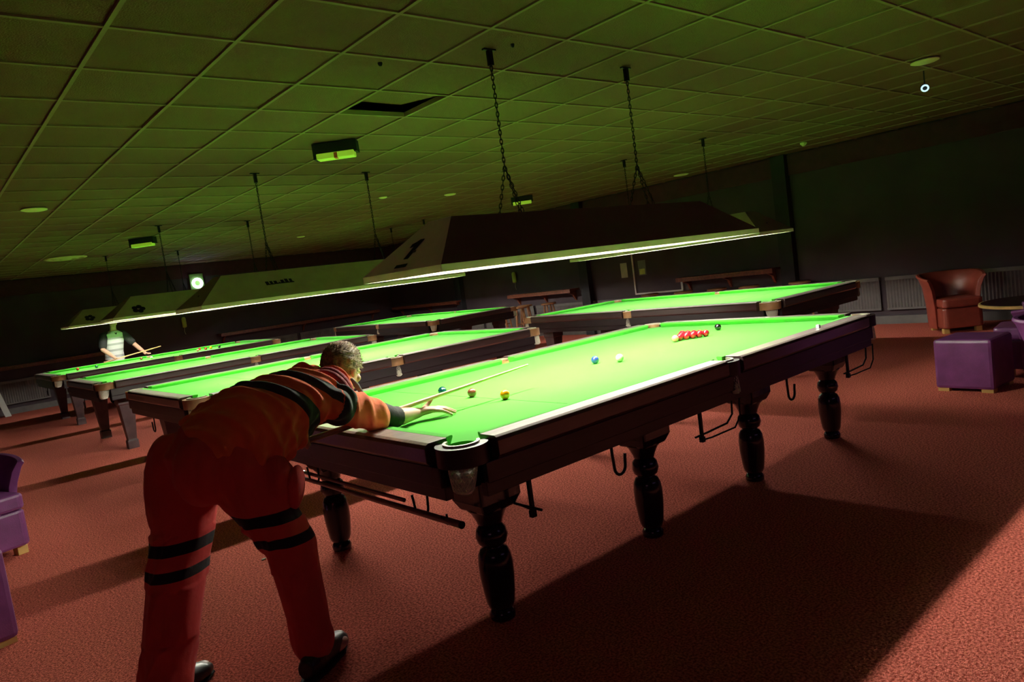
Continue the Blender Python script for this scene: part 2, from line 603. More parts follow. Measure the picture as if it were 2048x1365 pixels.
def make_table(kind):
    root = empty('snooker_table')
    # bed: slate and cloth with the pocket openings
    ex_, ey_ = HX + 0.05, HY + 0.05
    poly = []
    for sx, sy, a in ((-1, -1, 0), (1, -1, 90), (1, 1, 180), (-1, 1, 270)):
        cx, cy = sx * (HX + 0.056), sy * (HY + 0.056)
        r = 0.047
        if (sx, sy) == (-1, -1):
            poly += arc(cx, cy, r, 97, -7, 8)
        elif (sx, sy) == (1, -1):
            poly += arc(0, -ey_ - 0.022, 0.045, 151, 29, 8)
            poly += arc(cx, cy, r, 185, 85, 8)
        elif (sx, sy) == (1, 1):
            poly += arc(cx, cy, r, 275, 175, 8)
            poly += arc(0, ey_ + 0.022, 0.045, -29, -151, 8)
        else:
            poly += arc(cx, cy, r, 5, -95, 8)
    MB().prism(poly, 0.81, ZB).build('cloth_bed', M['cloth'], root)
    # baulk line and the D
    l = MB().box((-HX + 0.735, -HY, ZB), (-HX + 0.739, HY, ZB + 0.0008))
    a = arc(-HX + 0.737, 0, 0.292, 90, 270, 28)
    for p, q in zip(a[:-1], a[1:]):
        d = V((q[0] - p[0], q[1] - p[1])).normalized() * 0.002
        l.add([(p[0] - d[1], p[1] + d[0], ZB + .0008), (p[0] + d[1], p[1] - d[0], ZB + .0008), (q[0] + d[1], q[1] - d[0], ZB + .0008), (q[0] - d[1], q[1] + d[0], ZB + .0008)], [(0, 1, 2, 3)])
    l.build('baulk_line', M['line'], root)
    for s in (-1, 1):
        cushion(-HX + 0.075, -0.062, s, 'x').build('cushion', M['cloth'], root, bevel=0.002)
        cushion(0.062, HX - 0.075, s, 'x').build('cushion', M['cloth'], root, bevel=0.002)
        cushion(-HY + 0.075, HY - 0.075, s, 'y').build('cushion', M['cloth'], root, bevel=0.002)
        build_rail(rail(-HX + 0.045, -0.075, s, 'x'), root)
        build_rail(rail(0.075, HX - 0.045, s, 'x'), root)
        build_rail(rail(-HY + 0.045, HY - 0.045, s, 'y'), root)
    # aprons: face board below the rails and frame board under it
    for s in (-1, 1):
        b = MB().box((-HX - 0.02, s * (HY + 0.155), 0.715), (HX + 0.02, s * (HY + 0.125), 0.80))
        b.box((-HX - 0.02, s * (HY + 0.14), 0.66), (HX + 0.02, s * (HY + 0.10), 0.716))
        b.build('side_panel', M['mahog'], root, bevel=0.003)
        b = MB().box((s * (HX + 0.155), -HY - 0.02, 0.715), (s * (HX + 0.125), HY + 0.02, 0.80))
        b.box((s * (HX + 0.14), -HY - 0.02, 0.66), (s * (HX + 0.10), HY + 0.02, 0.716))
        b.build('end_panel', M['mahog'], root, bevel=0.003)
    MB().box((-HX - 0.09, -HY - 0.09, 0.70), (HX + 0.09, HY + 0.09, 0.808)).build('frame', M['mahog'], root)
    # pockets
    for px, py in ((-1, -1), (-1, 1), (1, -1), (1, 1), (0, -1), (0, 1)):
        if px:
            c = (px * (HX + 0.052), py * (HY + 0.052))
            an = math.degrees(math.atan2(py, px))
            r, half = 0.062, 112
        else:
            c = (0, py * (HY + 0.072))
            an = 90 * py
            r, half = 0.052, 98
        # outer wooden block, curved around the pocket
        inner = arc(c[0], c[1], r + 0.004, an - half, an + half, 18)
        outer = arc(c[0], c[1], r + 0.047, an + half, an - half, 18)
        blk = MB().prism(inner + outer, 0.80, 0.878).build('pocket_block', M['mahog'] if kind == 'turned' else M['leather'], root, smooth=True)
        # the pale band that runs round the lip
        band = MB().prism(arc(c[0], c[1], r + 0.001, an - half, an + half, 18) + arc(c[0], c[1], r + 0.014, an + half, an - half, 18), 0.872, 0.886)
        band.build('pocket_band', M['brass'], blk, smooth=True)
        cup = MB().loft([((c[0], c[1], 0.872), (r, 0, 0), (0, r, 0)), ((c[0], c[1], 0.80), (r * .95, 0, 0), (0, r * .95, 0))], cap=False)
        cup.build('pocket_lining', M['cloth'] if (px, py) == (-1, -1) else M['leather'], blk, smooth=True)
        ux, uy = math.cos(math.radians(an)), math.sin(math.radians(an))
        nm = net_mesh(r * 0.98, r * 0.66, 0.105, (ux * 0.035, uy * 0.035))
        no = nm.build('net', M['net'], blk)
        no.location = (c[0] + ux * 0.028, c[1] + uy * 0.028, 0.81)
        wf = no.modifiers.new('strings', 'WIREFRAME')
        wf.thickness = 0.0042
        wf.use_even_offset = False
        inn = net_mesh(r * 0.9, r * 0.58, 0.10, (ux * 0.033, uy * 0.033)).build('net_lining', M['net'], blk, label='inner bag of the string net')
        inn.location = (c[0] + ux * 0.026, c[1] + uy * 0.026, 0.795)
    # legs
    first = None
    for lx in (-1.62, -0.53, 0.53, 1.62):
        for s in (-1, 1):
            if kind == 'turned':
                if first is None:
                    lg = turned_leg().build('leg', M['navyleg'], root, smooth=True)
                    first = lg
                    bl = MB().loft([((0, 0, z_), (h_, h_, 0), (-h_, h_, 0)) for h_, z_ in ((0.088, 0.515), (0.112, 0.565), (0.112, 0.705))], 4).build('leg_block', M['navyleg'], lg, bevel=0.012)
                else:
                    lg = first.copy()
                    COL.objects.link(lg)
                    b2 = bl.copy()
                    COL.objects.link(b2)
                    b2.parent = lg
            else:
                if first is None:
                    lg = square_leg().build('leg', M['brownleg'], root, bevel=0.004)
                    first = lg
                else:
                    lg = first.copy()
                    COL.objects.link(lg)
            lg.parent = root
            lg.location = (lx, s * 0.765, 0)
    return root


def hook(parent, x, y, ang, mm=0.006):
    """S-shaped iron hook under the frame; ang turns its opening"""
    pts = [(0, 0.0, 0.665), (0.0, 0.0, 0.60), (0.005, 0, 0.545)]
    for i in range(9):
        a = PI + PI * i / 8
        pts.append((0.045 + 0.04 * math.cos(a), 0, 0.535 + 0.042 * math.sin(a)))
    pts += [(0.087, 0, 0.56), (0.092, 0, 0.585)]
    o = MB().tube(pts, mm, 8).build('hook', M['iron'], parent, smooth=True)
    o.location = (x, y, 0)
    o.rotation_euler = (0, 0, ang)
    return o


def rest_bracket(parent, x, y, ang):
    """long U-shaped iron cradle that hangs below the frame"""
    b = MB()
    b.box((-0.008, -0.008, 0.50), (0.008, 0.008, 0.665))
    b.box((-0.012, -0.012, 0.475), (0.012, 0.012, 0.505))
    b.tube([(0.0, -0.06, 0.515), (0.0, 0.05, 0.515), (0.0, 0.25, 0.52), (0, 0.31, 0.56), (0, 0.32, 0.665)], 0.006, 8)
    b.tube([(0.0, -0.02, 0.488), (0.03, 0.05, 0.492), (0.05, 0.25, 0.50), (0.05, 0.31, 0.55), (0.05, 0.32, 0.665)], 0.005, 8)
    o = b.build('rest_bracket', M['iron'], parent)
    o.location = (x, y, 0)
    o.rotation_euler = (0, 0, ang)


T1 = make_table('turned')
tag(T1, 'nearest full-size snooker table, on glossy turned legs, where the man in orange leans', 'snooker table', 'snooker tables in the hall')
hook(T1, -0.99, -0.96, 0.0, 0.0075)
hook(T1, 0.69, -0.96, 0.0, 0.0075)
hook(T1, -1.785, -0.55, PI / 2 + 0.3)
hook(T1, -1.785, 0.55, PI / 2 + 0.3)
rest_bracket(T1, -1.53, -0.96, 0.0)
rest_bracket(T1, -0.26, -0.96, -PI / 2)
rest_bracket(T1, 1.54, -0.96, -PI / 2)

T2 = make_table('square')
T2.location = (0.12, 3.72, 0)
tag(T2, 'snooker table just behind the nearest one, its corner hidden by the man in orange', 'snooker table', 'snooker tables in the hall')
hook(T2, -1.86, 0.4, PI / 2)
for nm_, loc, rz, lab in (('T3', (0.2, 7.5, 0), 0, 'third snooker table of the row counted from the camera, lit and empty'),
                          ('T4', (0.3, 11.4, 0), 0, 'farthest snooker table of the parallel row, where the man in the grey shirt plays'),
                          ('T5', (4.85, 9.35, 0), PI / 2, 'crosswise snooker table far at the back, left of the bar stools'),
                          ('T6', (4.32, 2.45, 0), PI / 2, 'crosswise snooker table behind the far end of the nearest table')):
    t = copy_tree(T2)
    t.location = loc
    t.rotation_euler = (0, 0, rz)
    tag(t, lab, 'snooker table', 'snooker tables in the hall')


# ------------------------------------------------------------------ shades over the tables
ZS0, ZS1, ZS2 = 1.575, 1.612, 1.873
AX, AY, BX, BY = 1.48, 0.385, 1.17, 0.11


def slab(pts, t=0.005):
    """thin solid panel from four points, thickened inwards to the shade axis"""
    p = [V(q) for q in pts]
    n = (p[1] - p[0]).cross(p[3] - p[0]).normalized()
    c = sum(p, V()) / 4
    if n.dot(V((c.x, c.y, 0.001)) if abs(n.z) < 0.95 else V((0, 0, 1))) < 0:
        n = -n
    q = [a - n * t for a in p]
    return p + q, [(0, 1, 2, 3), (7, 6, 5, 4), (0, 4, 5, 1), (1, 5, 6, 2), (2, 6, 7, 3), (3, 7, 4, 0)]


def two_faced(mb, name, mo, mi, parent):
    """outer face mo, everything else mi"""
    o = mb.build(name, mo, parent)
    o.data.materials.append(mi)
    for p in o.data.polygons:
        c = V(p.center)
        out = V((c.x, c.y, 0))
        d = p.normal.dot(V((0, c.y, 0)).normalized() if abs(p.normal.y) > abs(p.normal.x) else V((c.x, 0, 0)).normalized())
        if p.normal.z > 0.95:
            d = 1
        p.material_index = 0 if d > 0.3 else 1
    return o


def make_shade():
    root = empty('lamp_shade')
    for s in (-1, 1):
        b = MB()
        b.add(*slab([(-AX, s * AY, ZS1), (AX, s * AY, ZS1), (BX, s * BY, ZS2), (-BX, s * BY, ZS2)]))
        two_faced(b, 'side_panel', M['shade_out'], M['shade_in'], root)
        b = MB()
        b.add(*slab([(s * AX, -AY, ZS1), (s * AX, AY, ZS1), (s * BX, BY, ZS2), (s * BX, -BY, ZS2)]))
        two_faced(b, 'end_panel', M['shade_out'], M['shade_in'], root)
        MB().box((-AX, s * AY - 0.003, ZS0), (AX, s * AY + 0.003, ZS1)).build('skirt', M['skirt'], root)
        MB().box((s * AX - 0.003, -AY + 0.003, ZS0), (s * AX + 0.003, AY - 0.003, ZS1)).build('skirt', M['skirt'], root)
    MB().box((-BX, -BY, ZS2 - 0.006), (BX, BY, ZS2)).build('top_panel', M['shade_out'], root)
    for s in (-1, 1):
        tb = MB().bar((s * 0.06, 0, 1.70), (s * 1.34, 0, 1.70), 0.015, n=10).build('fluorescent_tube', M['tube'], root)
        MB().bar((s * 0.03, 0, 1.70), (s * 0.06, 0, 1.70), 0.017, n=10).bar((s * 1.34, 0, 1.70), (s * 1.37, 0, 1.70), 0.017, n=10).build('tube_cap', M['steel'], tb)
    MB().box((-1.15, -0.04, 1.76), (1.15, 0.04, 1.80)).build('batten', M['white'], root)
    return root


def chain(parent, x, ztop, zsplit, zb, spread):
    b = MB()

    def links(p, q):
        p, q = V(p), V(q)
        d = (q - p)
        n = max(2, int(d.length / 0.026))
        t = d.normalized()
        u = t.orthogonal().normalized()
        for i in range(n):
            c = p + d * (i + 0.5) / n
            a = u if i % 2 else t.cross(u)
            pts = []
            for k in range(9):
                th = 2 * PI * k / 8
                pts.append(c + t * 0.019 * math.cos(th) + a * 0.008 * math.sin(th))
            b.tube(pts, 0.0028, 4, False)
    links((x, 0, ztop - 0.05), (x, 0, zsplit))
    links((x, 0, zsplit), (x, -BY, zb))
    links((x, 0, zsplit), (x, BY, zb))
    links((x, 0, zsplit), (x + spread, 0, zb))
    o = b.build('chain', M['iron'], parent)
    h = MB().box((x - 0.045, -0.012, ztop - 0.014), (x + 0.045, 0.012, ztop - 0.004))
    h.box((x - 0.014, -0.014, ztop - 0.10), (x + 0.014, 0.014, ztop - 0.014))
    h.build('ceiling_hook', M['iron'], parent)


S1 = make_shade()
S1.location = (0.07, 0, 0)
for x in (-0.64, 0.61):
    chain(S1, x, ZC, 2.16, ZS2, 0.08)
tag(S1, 'long box lamp shade with a black numeral on its grey end, over the nearest table', 'lamp shade', 'long shades over the snooker tables')
S2 = copy_tree(S1)
S2.location = (0.1, 3.72, 0)
tag(S2, 'second lamp shade, its long green-lit side marked with small dark lettering', 'lamp shade', 'long shades over the snooker tables')
S3 = copy_tree(S1)
S3.location = (0.17, 7.42, 0.04)
tag(S3, 'third lamp shade back, between the lettered shade and the farthest one at left', 'lamp shade', 'long shades over the snooker tables')
S4 = copy_tree(S1)
S4.location = (0.3, 11.4, 0.05)
tag(S4, 'farthest left lamp shade, hiding the head of the man in grey', 'lamp shade', 'long shades over the snooker tables')
S6 = copy_tree(S1)
S6.location = (4.32, 2.45, 0.0)
S6.rotation_euler = (0, 0, PI / 2)
tag(S6, 'lamp shade over the crosswise table at right, its end showing behind the first shade', 'lamp shade', 'long shades over the snooker tables')
S5 = copy_tree(S1)
S5.location = (4.85, 9.35, 0.27)
S5.rotation_euler = (0, 0, PI / 2)
for c in children(S5):
    if c.name.startswith(('chain', 'ceiling_hook')):
        bpy.data.objects.remove(c)
for x in (-0.64, 0.61):
    chain(S5, x, ZC - 0.27, 2.2, ZS2, 0.08)
for s_, dz in ((S3, 0.04), (S4, 0.05)):
    for c in children(s_):
        if c.name.startswith(('chain', 'ceiling_hook')):
            bpy.data.objects.remove(c)
    for x in (-0.64, 0.61):
        chain(s_, x, ZC - dz, 2.16, ZS2, 0.08)
tag(S5, 'lamp shade over the far crosswise table, almost hidden behind the first two shades', 'lamp shade', 'long shades over the snooker tables')
# numeral and plate on the end of the first shade
me = MB().prism([(-0.030, -0.075), (0.012, -0.075), (0.030, 0.075), (-0.008, 0.075), (-0.030, 0.058), (-0.062, 0.046), (-0.060, 0.018), (-0.022, 0.026)], -0.001, 0.001).mesh('numeral')
me.materials.append(M['blackpaint'])
slope = math.atan2(AX - BX, ZS2 - ZS1)


def on_end(me, name, yy, t, parent):
    o = bpy.data.objects.new(name, me)
    COL.objects.link(o)
    o.parent = parent
    x = -AX + (AX - BX) * t
    z = ZS1 + (ZS2 - ZS1) * t
    # text plane: x -> -Y world, y -> up along the panel
    ex3 = V((0, -1, 0))
    ey3 = V((math.sin(slope), 0, math.cos(slope)))
    ez3 = ex3.cross(ey3)
    mx_ = Matrix((ex3, ey3, ez3)).transposed().to_4x4()
    mx_.translation = V((x, yy, z)) + ez3 * 0.003
    o.matrix_local = mx_
    return o


on_end(me, 'numeral', 0.02, 0.42, S1)
pm = MB().box((-0.055, -0.012, -0.001), (0.055, 0.012, 0.001)).mesh('plate')
pm.materials.append(M['blackpaint'])
on_end(pm, 'name_plate', 0.02, 0.10, S1)
for sh_, k_ in ((S3, 0.65), (S4, 0.55), (S5, 0.5), (S6, 0.6)):
    mt = M['tube'].copy()
    mt.name = 'fluorescent_tube_dim'  # weaker tubes over these four tables
    mt.node_tree.nodes['Principled BSDF'].inputs['Emission Strength'].default_value = TUBE * k_
    me_ = None
    for c in children(sh_):
        if c.name.startswith('fluorescent_tube'):
            d_ = c.data.copy()
            d_.materials[0] = mt
            c.data = d_
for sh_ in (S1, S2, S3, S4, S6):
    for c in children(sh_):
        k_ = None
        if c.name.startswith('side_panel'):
            k_ = 'side_unlit' if sh_ is S1 else 'side_lit'
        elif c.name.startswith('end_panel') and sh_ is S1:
            k_ = 'end_lit'
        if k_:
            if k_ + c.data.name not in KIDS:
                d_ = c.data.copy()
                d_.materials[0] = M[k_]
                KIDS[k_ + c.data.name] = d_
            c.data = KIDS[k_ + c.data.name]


def on_side(bmesh_mb, name, xx, t, parent):
    me = bmesh_mb.mesh(name)
    me.materials.append(M['blackpaint'])
    o = bpy.data.objects.new(name, me)
    COL.objects.link(o)
    o.parent = parent
    sl = math.atan2(AY - BY, ZS2 - ZS1)
    e1, e2 = V((1, 0, 0)), V((0, math.sin(sl), math.cos(sl)))
    e3 = e1.cross(e2)
    mx_ = Matrix((e1, e2, e3)).transposed().to_4x4()
    mx_.translation = V((xx, -AY + (AY - BY) * t, ZS1 + (ZS2 - ZS1) * t)) + e3 * 0.003
    o.matrix_local = mx_


lt = MB()
x = -0.19
for wd, hh, yy in ((.03, .05, .0), (.025, .05, .0), (.03, .045, .0), (.012, .02, -.012), (.03, .05, .002), (.03, .06, .006), (.028, .055, .004)):
    lt.box((x, yy - hh / 2, -0.001), (x + wd, yy + hh / 2, 0.001))
    lt.box((x, yy - hh / 2 - 0.001, -0.001), (x + wd + .012, yy - hh / 2 + 0.012, 0.001))
    x += wd + 0.014
on_side(lt, 'lettering', -0.62, 0.52, S2)
for s_, xx, t in ((S3, -1.15, 0.3), (S4, -1.12, 0.38)):
    bl = MB()
    for k in range(5):
        a = 2 * PI * k / 5
        bl.lathe([(0.035, -0.001), (0.035, 0.001)], (0.05 * math.cos(a), 0.045 * math.sin(a), 0), 10)
    on_side(bl, 'emblem', xx, t, s_)


# ------------------------------------------------------------------ balls on the tables
BR = 0.02625
bmesh_ = {}


def ball(col, x, y, label, group, cx=0, cy=0):
    if col not in bmesh_:
        me = MB().ball((0, 0, 0), BR, 28, 18).mesh(col + '_ball')
        me.materials.append(M['b_' + col])
        me.polygons.foreach_set('use_smooth', [True] * len(me.polygons))
        bmesh_[col] = me
    o = bpy.data.objects.new(col + '_ball', bmesh_[col])
    COL.objects.link(o)
    o.location = (x, y, ZB + BR)
    return tag(o, label, 'ball', group)


G1 = 'balls on the nearest table'
bx = -HX + 0.737
ball('yellow', bx, -0.292, 'yellow ball on the nearest table, rightmost of the three on the baulk line', G1)
ball('brown', bx, 0, 'brown ball on the nearest table, in the middle of the baulk line', G1)
ball('green', bx, 0.292, 'dark green ball on the nearest table, half hidden by the cue', G1)
ball('blue', 0, 0, 'blue ball at the centre of the nearest table', G1)
ball('white', 0.075, -0.15, 'pale cue ball just right of the blue ball', G1)
ball('pink', HX / 2, 0, 'pale pink ball in front of the red triangle', G1)
ball('black', HX - 0.324, 0, 'black ball alone behind the red triangle', G1)
names = {0: 'nearest the right-hand long rail', 1: 'second from the right-hand edge', 2: 'third from the right-hand edge', 3: 'fourth from the right-hand edge', 4: 'nearest the far long rail'}
rows = ['tip', 'second row', 'third row', 'fourth row', 'back row']
for r in range(5):
    for k in range(r + 1):
        x = HX / 2 + 2 * BR + 0.003 + r * BR * math.sqrt(3) * 1.01
        y = -r * BR * 1.01 + k * 2 * BR * 1.01
        lab = 'red ball at the tip of the triangle, touching the pink' if r == 0 else 'red ball in the %s of the triangle, %s' % (rows[r], names[k])
        ball('red', x, y, lab, 'red balls racked on the nearest table')
G4 = 'balls on the farthest table'
tx, ty = 0.3, 11.4
for col, x, y, lab in (('red', -1.05, 11.75, 'lone red ball on the farthest table, left of the man in grey'),
                       ('green', -0.80, 11.45, 'dark green ball on the farthest table, below the grey-shirted man'),
                       ('brown', 0.02, 11.75, 'brown ball on the farthest table, right of the bridging hand'),
                       ('white', 0.13, 11.45, 'pale ball on the farthest table, right of its brown ball'),
                       ('pink', 0.93, 11.3, 'pink ball on the farthest table, left end of the cluster'),
                       ('red', 1.12, 11.8, 'red ball on the farthest table, second from left in the cluster'),
                       ('red', 1.13, 11.45, 'red ball on the farthest table, centre of the cluster'),
                       ('yellow', 1.26, 11.55, 'yellow ball on the farthest table, in the cluster'),
                       ('black', 1.36, 11.35, 'black ball on the farthest table, right end of the cluster')):
    ball(col, x, y, lab, G4)
o = MB().box((-0.011, -0.011, 0), (0.011, 0.011, 0.022)).build('chalk', M['chalk'], bevel=0.002)
o.location = (1.13, -HY - 0.09, 0.893)
tag(o, 'small pale blue chalk cube on the right rail of the nearest table', 'chalk')

# rests lying in the hooks below the near end
for i, (x, z, y0, y1) in enumerate(((-1.81, 0.508, -0.82, 0.76), (-1.79, 0.536, -0.35, 0.72))):
    rt = empty('rest_stick', (x, 0, z))
    MB().tube([(0, y0, 0), (0, 0, 0), (0, y1, 0)], [0.016, 0.014, 0.011] if i == 0 else 0.010, 12).build('shaft', M['stick'], rt, smooth=True)
    if i == 0:
        MB().bar((0, y0 - 0.006, 0), (0, y0 + 0.0, 0), 0.0165, n=12).build('end_cap', M['black'], rt)
        h = MB().bar((0, y0 + 0.10, -0.018), (0, y0 + 0.10, 0.03), 0.005).bar((-0.028, y0 + 0.10, 0.026), (0.03, y0 + 0.13, -0.02), 0.005)
        h.build('cross_head', M['iron'], rt)
    MB().bar((0, y1, 0), (0, y1 + 0.035, 0), 0.010, n=10).build('ferrule', M['steel'], rt)
    tag(rt, 'thick brown rest stick lying in the hooks under the near end of the first table' if i == 0 else
        'thinner second rest stick lying beside the thick one under the table end', 'rest stick', 'rest sticks under the nearest table')


# ------------------------------------------------------------------ furniture
def tub_chair(name, loc, rz, m, label, group=None, h=0.78, R=0.36):
    root = empty(name, loc, rz)
    # flared curved shell, open towards +X
    v, f = [], []
    n = 26
    prof = [(0.80, 0.06), (0.84, 0.35), (0.92, h - 0.18), (1.04, h - 0.05), (1.10, h - 0.02), (1.07, h), (0.98, h - 0.005), (0.86, h - 0.08), (0.76, h - 0.2), (0.70, 0.35), (0.68, 0.06)]
    ang = [math.radians(62 + (298 - 62) * k / n) for k in range(n + 1)]
    for a in ang:
        low = 1 - 0.17 * (abs(math.cos(a / 2 - 0)) ** 2) * 0 - 0.16 * max(0, math.cos(a) + 0.35)
        for r, z in prof:
            zz = z if z < 0.3 else 0.3 + (z - 0.3) * low
            v.append((R * r * math.cos(a) * 1.02, R * r * math.sin(a), zz))
    q = len(prof)
    for k in range(n):
        for i in range(q - 1):
            f.append((k * q + i, k * q + i + 1, (k + 1) * q + i + 1, (k + 1) * q + i))
        f.append((k * q + q - 1, k * q, (k + 1) * q, (k + 1) * q + q - 1))
    f.append(tuple(range(q)))
    f.append(tuple(range(n * q + q - 1, n * q - 1, -1)))
    MB().add(v, f).build('shell', m, root, smooth=True, bevel=0.004)
    s = MB().prism([(-0.22, -0.16), (-0.22, 0.16), (-0.1, 0.24), (0.30, 0.235), (0.33, 0.2), (0.33, -0.2), (0.30, -0.235), (-0.1, -0.24)], 0.07, 0.33)
    s.build('seat_base', m, root, bevel=0.02)
    s = MB().prism([(-0.22, -0.16), (-0.22, 0.16), (-0.1, 0.24), (0.32, 0.235), (0.35, 0.2), (0.35, -0.2), (0.32, -0.235), (-0.1, -0.24)], 0.335, 0.45)
    s.build('seat_cushion', m, root, bevel=0.035)
    for x, y in ((0.24, 0.19), (0.24, -0.19), (-0.2, 0.17), (-0.2, -0.17)):
        MB().box((x - 0.035, y - 0.035, 0), (x + 0.035, y + 0.035, 0.065)).build('foot', M['foot'], root, bevel=0.004)
    return tag(root, label, 'armchair', group)


def ottoman(loc, rz, w_, d, h, m, label):
    root = empty('ottoman', loc, rz)
    MB().box((-w_ / 2, -d / 2, 0.025), (w_ / 2, d / 2, h)).build('cushion_box', m, root, bevel=0.028)
    for sx in (-1, 1):
        for sy in (-1, 1):
            MB().box((sx * (w_ / 2 - 0.06) - 0.045, sy * (d / 2 - 0.06) - 0.045, 0), (sx * (w_ / 2 - 0.06) + 0.045, sy * (d / 2 - 0.06) + 0.045, 0.03)).build('foot', M['foot'], root)
    return tag(root, label, 'ottoman')


def round_table(loc, r, h, label):
    root = empty('round_table', loc)
    MB().lathe([(r - 0.02, h - 0.006), (r - 0.02, h)], n=48).build('table_surface', M['tabletop'], root)
    MB().lathe([(r - 0.02, h - 0.035), (r, h - 0.03), (r, h - 0.003), (r - 0.02, h - 0.001)], n=48).build('table_edge', M['foot'], root, smooth=True)
    MB().lathe([(0.04, 0.03), (0.035, h - 0.04)], n=16).build('column', M['iron'], root, smooth=True)
    MB().lathe([(0.25, 0.0), (0.25, 0.015), (0.05, 0.035)], n=32).build('base_plate', M['iron'], root, smooth=True)
    return tag(root, label, 'table')


tub_chair('tub_armchair', (7.05, 0.10, 0), math.radians(218), M['redleather'], 'red-brown leather tub armchair nearest the ribbed wall panels', 'tub armchairs on the right')
ottoman((3.53, -1.15, 0), math.radians(-4.5), 0.46, 0.46, 0.455, M['purple'], 'purple leather cube ottoman on pale wooden feet, right of the nearest table')
round_table((5.1, -1.30, 0), 0.52, 0.57, 'round dark table with a yellow wooden edge at the right border')
tub_chair('tub_armchair', (4.25, -1.50, 0), math.radians(97), M['purple'], 'purple tub armchair mostly hidden behind the cube ottoman', 'tub armchairs on the right', h=0.66)
tub_chair('tub_armchair', (6.15, -1.75, 0), math.radians(150), M['redleather'], 'dark red tub armchair behind the round table at the right border', 'tub armchairs on the right')
tub_chair('tub_armchair', (2.88, -2.03, 0), math.radians(-70), M['purple'], 'bright purple tub armchair cut off by the right border', 'tub armchairs on the right', h=0.70)
tub_chair('tub_armchair', (-3.28, 3.18, 0), math.radians(-70), M['purple'], 'purple tub armchair at the left border, seat facing the room', 'tub armchairs on the left', h=0.70)
ottoman((-3.52, 1.42, 0), math.radians(12), 0.50, 0.55, 0.50, M['purple'], 'dark purple seat block cut off by the left border, nearest the camera')
round_table((-3.60, 2.28, 0), 0.36, 0.70, 'round dark table with yellow edge, a sliver at the left border')


def bar_stool():
    root = empty('bar_stool')
    MB().lathe([(0.15, 0.76), (0.17, 0.768), (0.17, 0.79), (0.155, 0.80)], n=24).build('seat', M['stool'], root, smooth=True)
    for k in range(4):
        a = PI / 4 + k * PI / 2
        MB().bar((0.10 * math.cos(a), 0.10 * math.sin(a), 0.765), (0.19 * math.cos(a), 0.19 * math.sin(a), 0), 0.019, 0.016, n=8).build('leg', M['stool'], root)
    for z, r in ((0.22, 0.163), (0.42, 0.138)):
        b = MB()
        for k in range(4):
            a, c = PI / 4 + k * PI / 2, PI / 4 + (k + 1) * PI / 2
            b.bar((r * math.cos(a), r * math.sin(a), z), (r * math.cos(c), r * math.sin(c), z), 0.009, n=6)
        b.build('rung', M['stool'], root)
    return root


st0 = bar_stool()
spots = [(7.35, 9.75, 'leftmost wooden bar stool under the left wall shelf'),
         (7.05, 9.25, 'wooden bar stool, second from left in the stool group by the dark pillar'),
         (7.25, 8.72, 'wooden bar stool in the middle of the stool group by the dark pillar'),
         (6.85, 8.45, 'wooden bar stool standing forward of the others in the group'),
         (7.35, 8.05, 'wooden bar stool nearest the dark pillar on its left side'),
         (7.45, 5.35, 'bar stool seat showing below the pale wall conduit'),
         (7.40, 4.55, 'bar stool, leftmost under the right wall shelf'),
         (7.40, 3.85, 'bar stool, second under the right wall shelf'),
         (7.35, 3.2, 'bar stool under the right end of the right wall shelf'),
         (7.42, 2.35, 'bar stool just right of the right-hand pillar')]
for i, (x, y, lab) in enumerate(spots):
    s_ = st0 if i == 0 else copy_tree(st0)
    s_.location = (x, y, 0)
    s_.rotation_euler = (0, 0, 0.3 * i)
    tag(s_, lab, 'bar stool', 'wooden bar stools along the back wall')


def wall_shelf(loc, L, rz, label):
    root = empty('wall_shelf', loc, rz)
    MB().box((-L / 2, 0, 0), (L / 2, 0.30, 0.035)).build('shelf_board', M['shelf'], root, bevel=0.004)
    MB().box((-L / 2, 0.28, -0.045), (L / 2, 0.30, 0.0)).build('front_lip', M['shelf'], root)
    for x in (-L / 2 + 0.12, 0, L / 2 - 0.12):
        b = MB()
        v = [(x - .02, 0, 0), (x - .02, .26, 0), (x - .02, .22, -.06), (x - .02, .10, -.10), (x - .02, 0.04, -.2), (x - .02, 0, -.24)]
        v += [(p[0] + .04, p[1], p[2]) for p in v]
        f = [tuple(range(6)), tuple(range(11, 5, -1))] + [(k, (k + 1) % 6, (k + 1) % 6 + 6, k + 6) for k in range(6)]
        b.add(v, f).build('bracket', M['shelf'], root)
    return tag(root, label, 'shelf', 'drinks shelves along the walls')


wall_shelf((X1, 3.9, 1.0), 1.95, PI / 2, 'red-brown drinks shelf on the back wall above the crosswise table, left of the right pillar')
wall_shelf((X1, 8.7, 1.0), 2.1, PI / 2, 'red-brown drinks shelf on the back wall above the wooden bar stools')
wall_shelf((X1, 13.4, 1.0), 3.2, PI / 2, 'long dark red drinks shelf on the back wall near the far left corner')
wall_shelf((5.0, Y1, 1.0), 4.6, PI, 'long dark red drinks shelf on the left wall behind the farthest table')
wall_shelf((-2.3, Y1, 1.0), 5.2, PI, 'long dark red drinks shelf on the left wall at the left border')

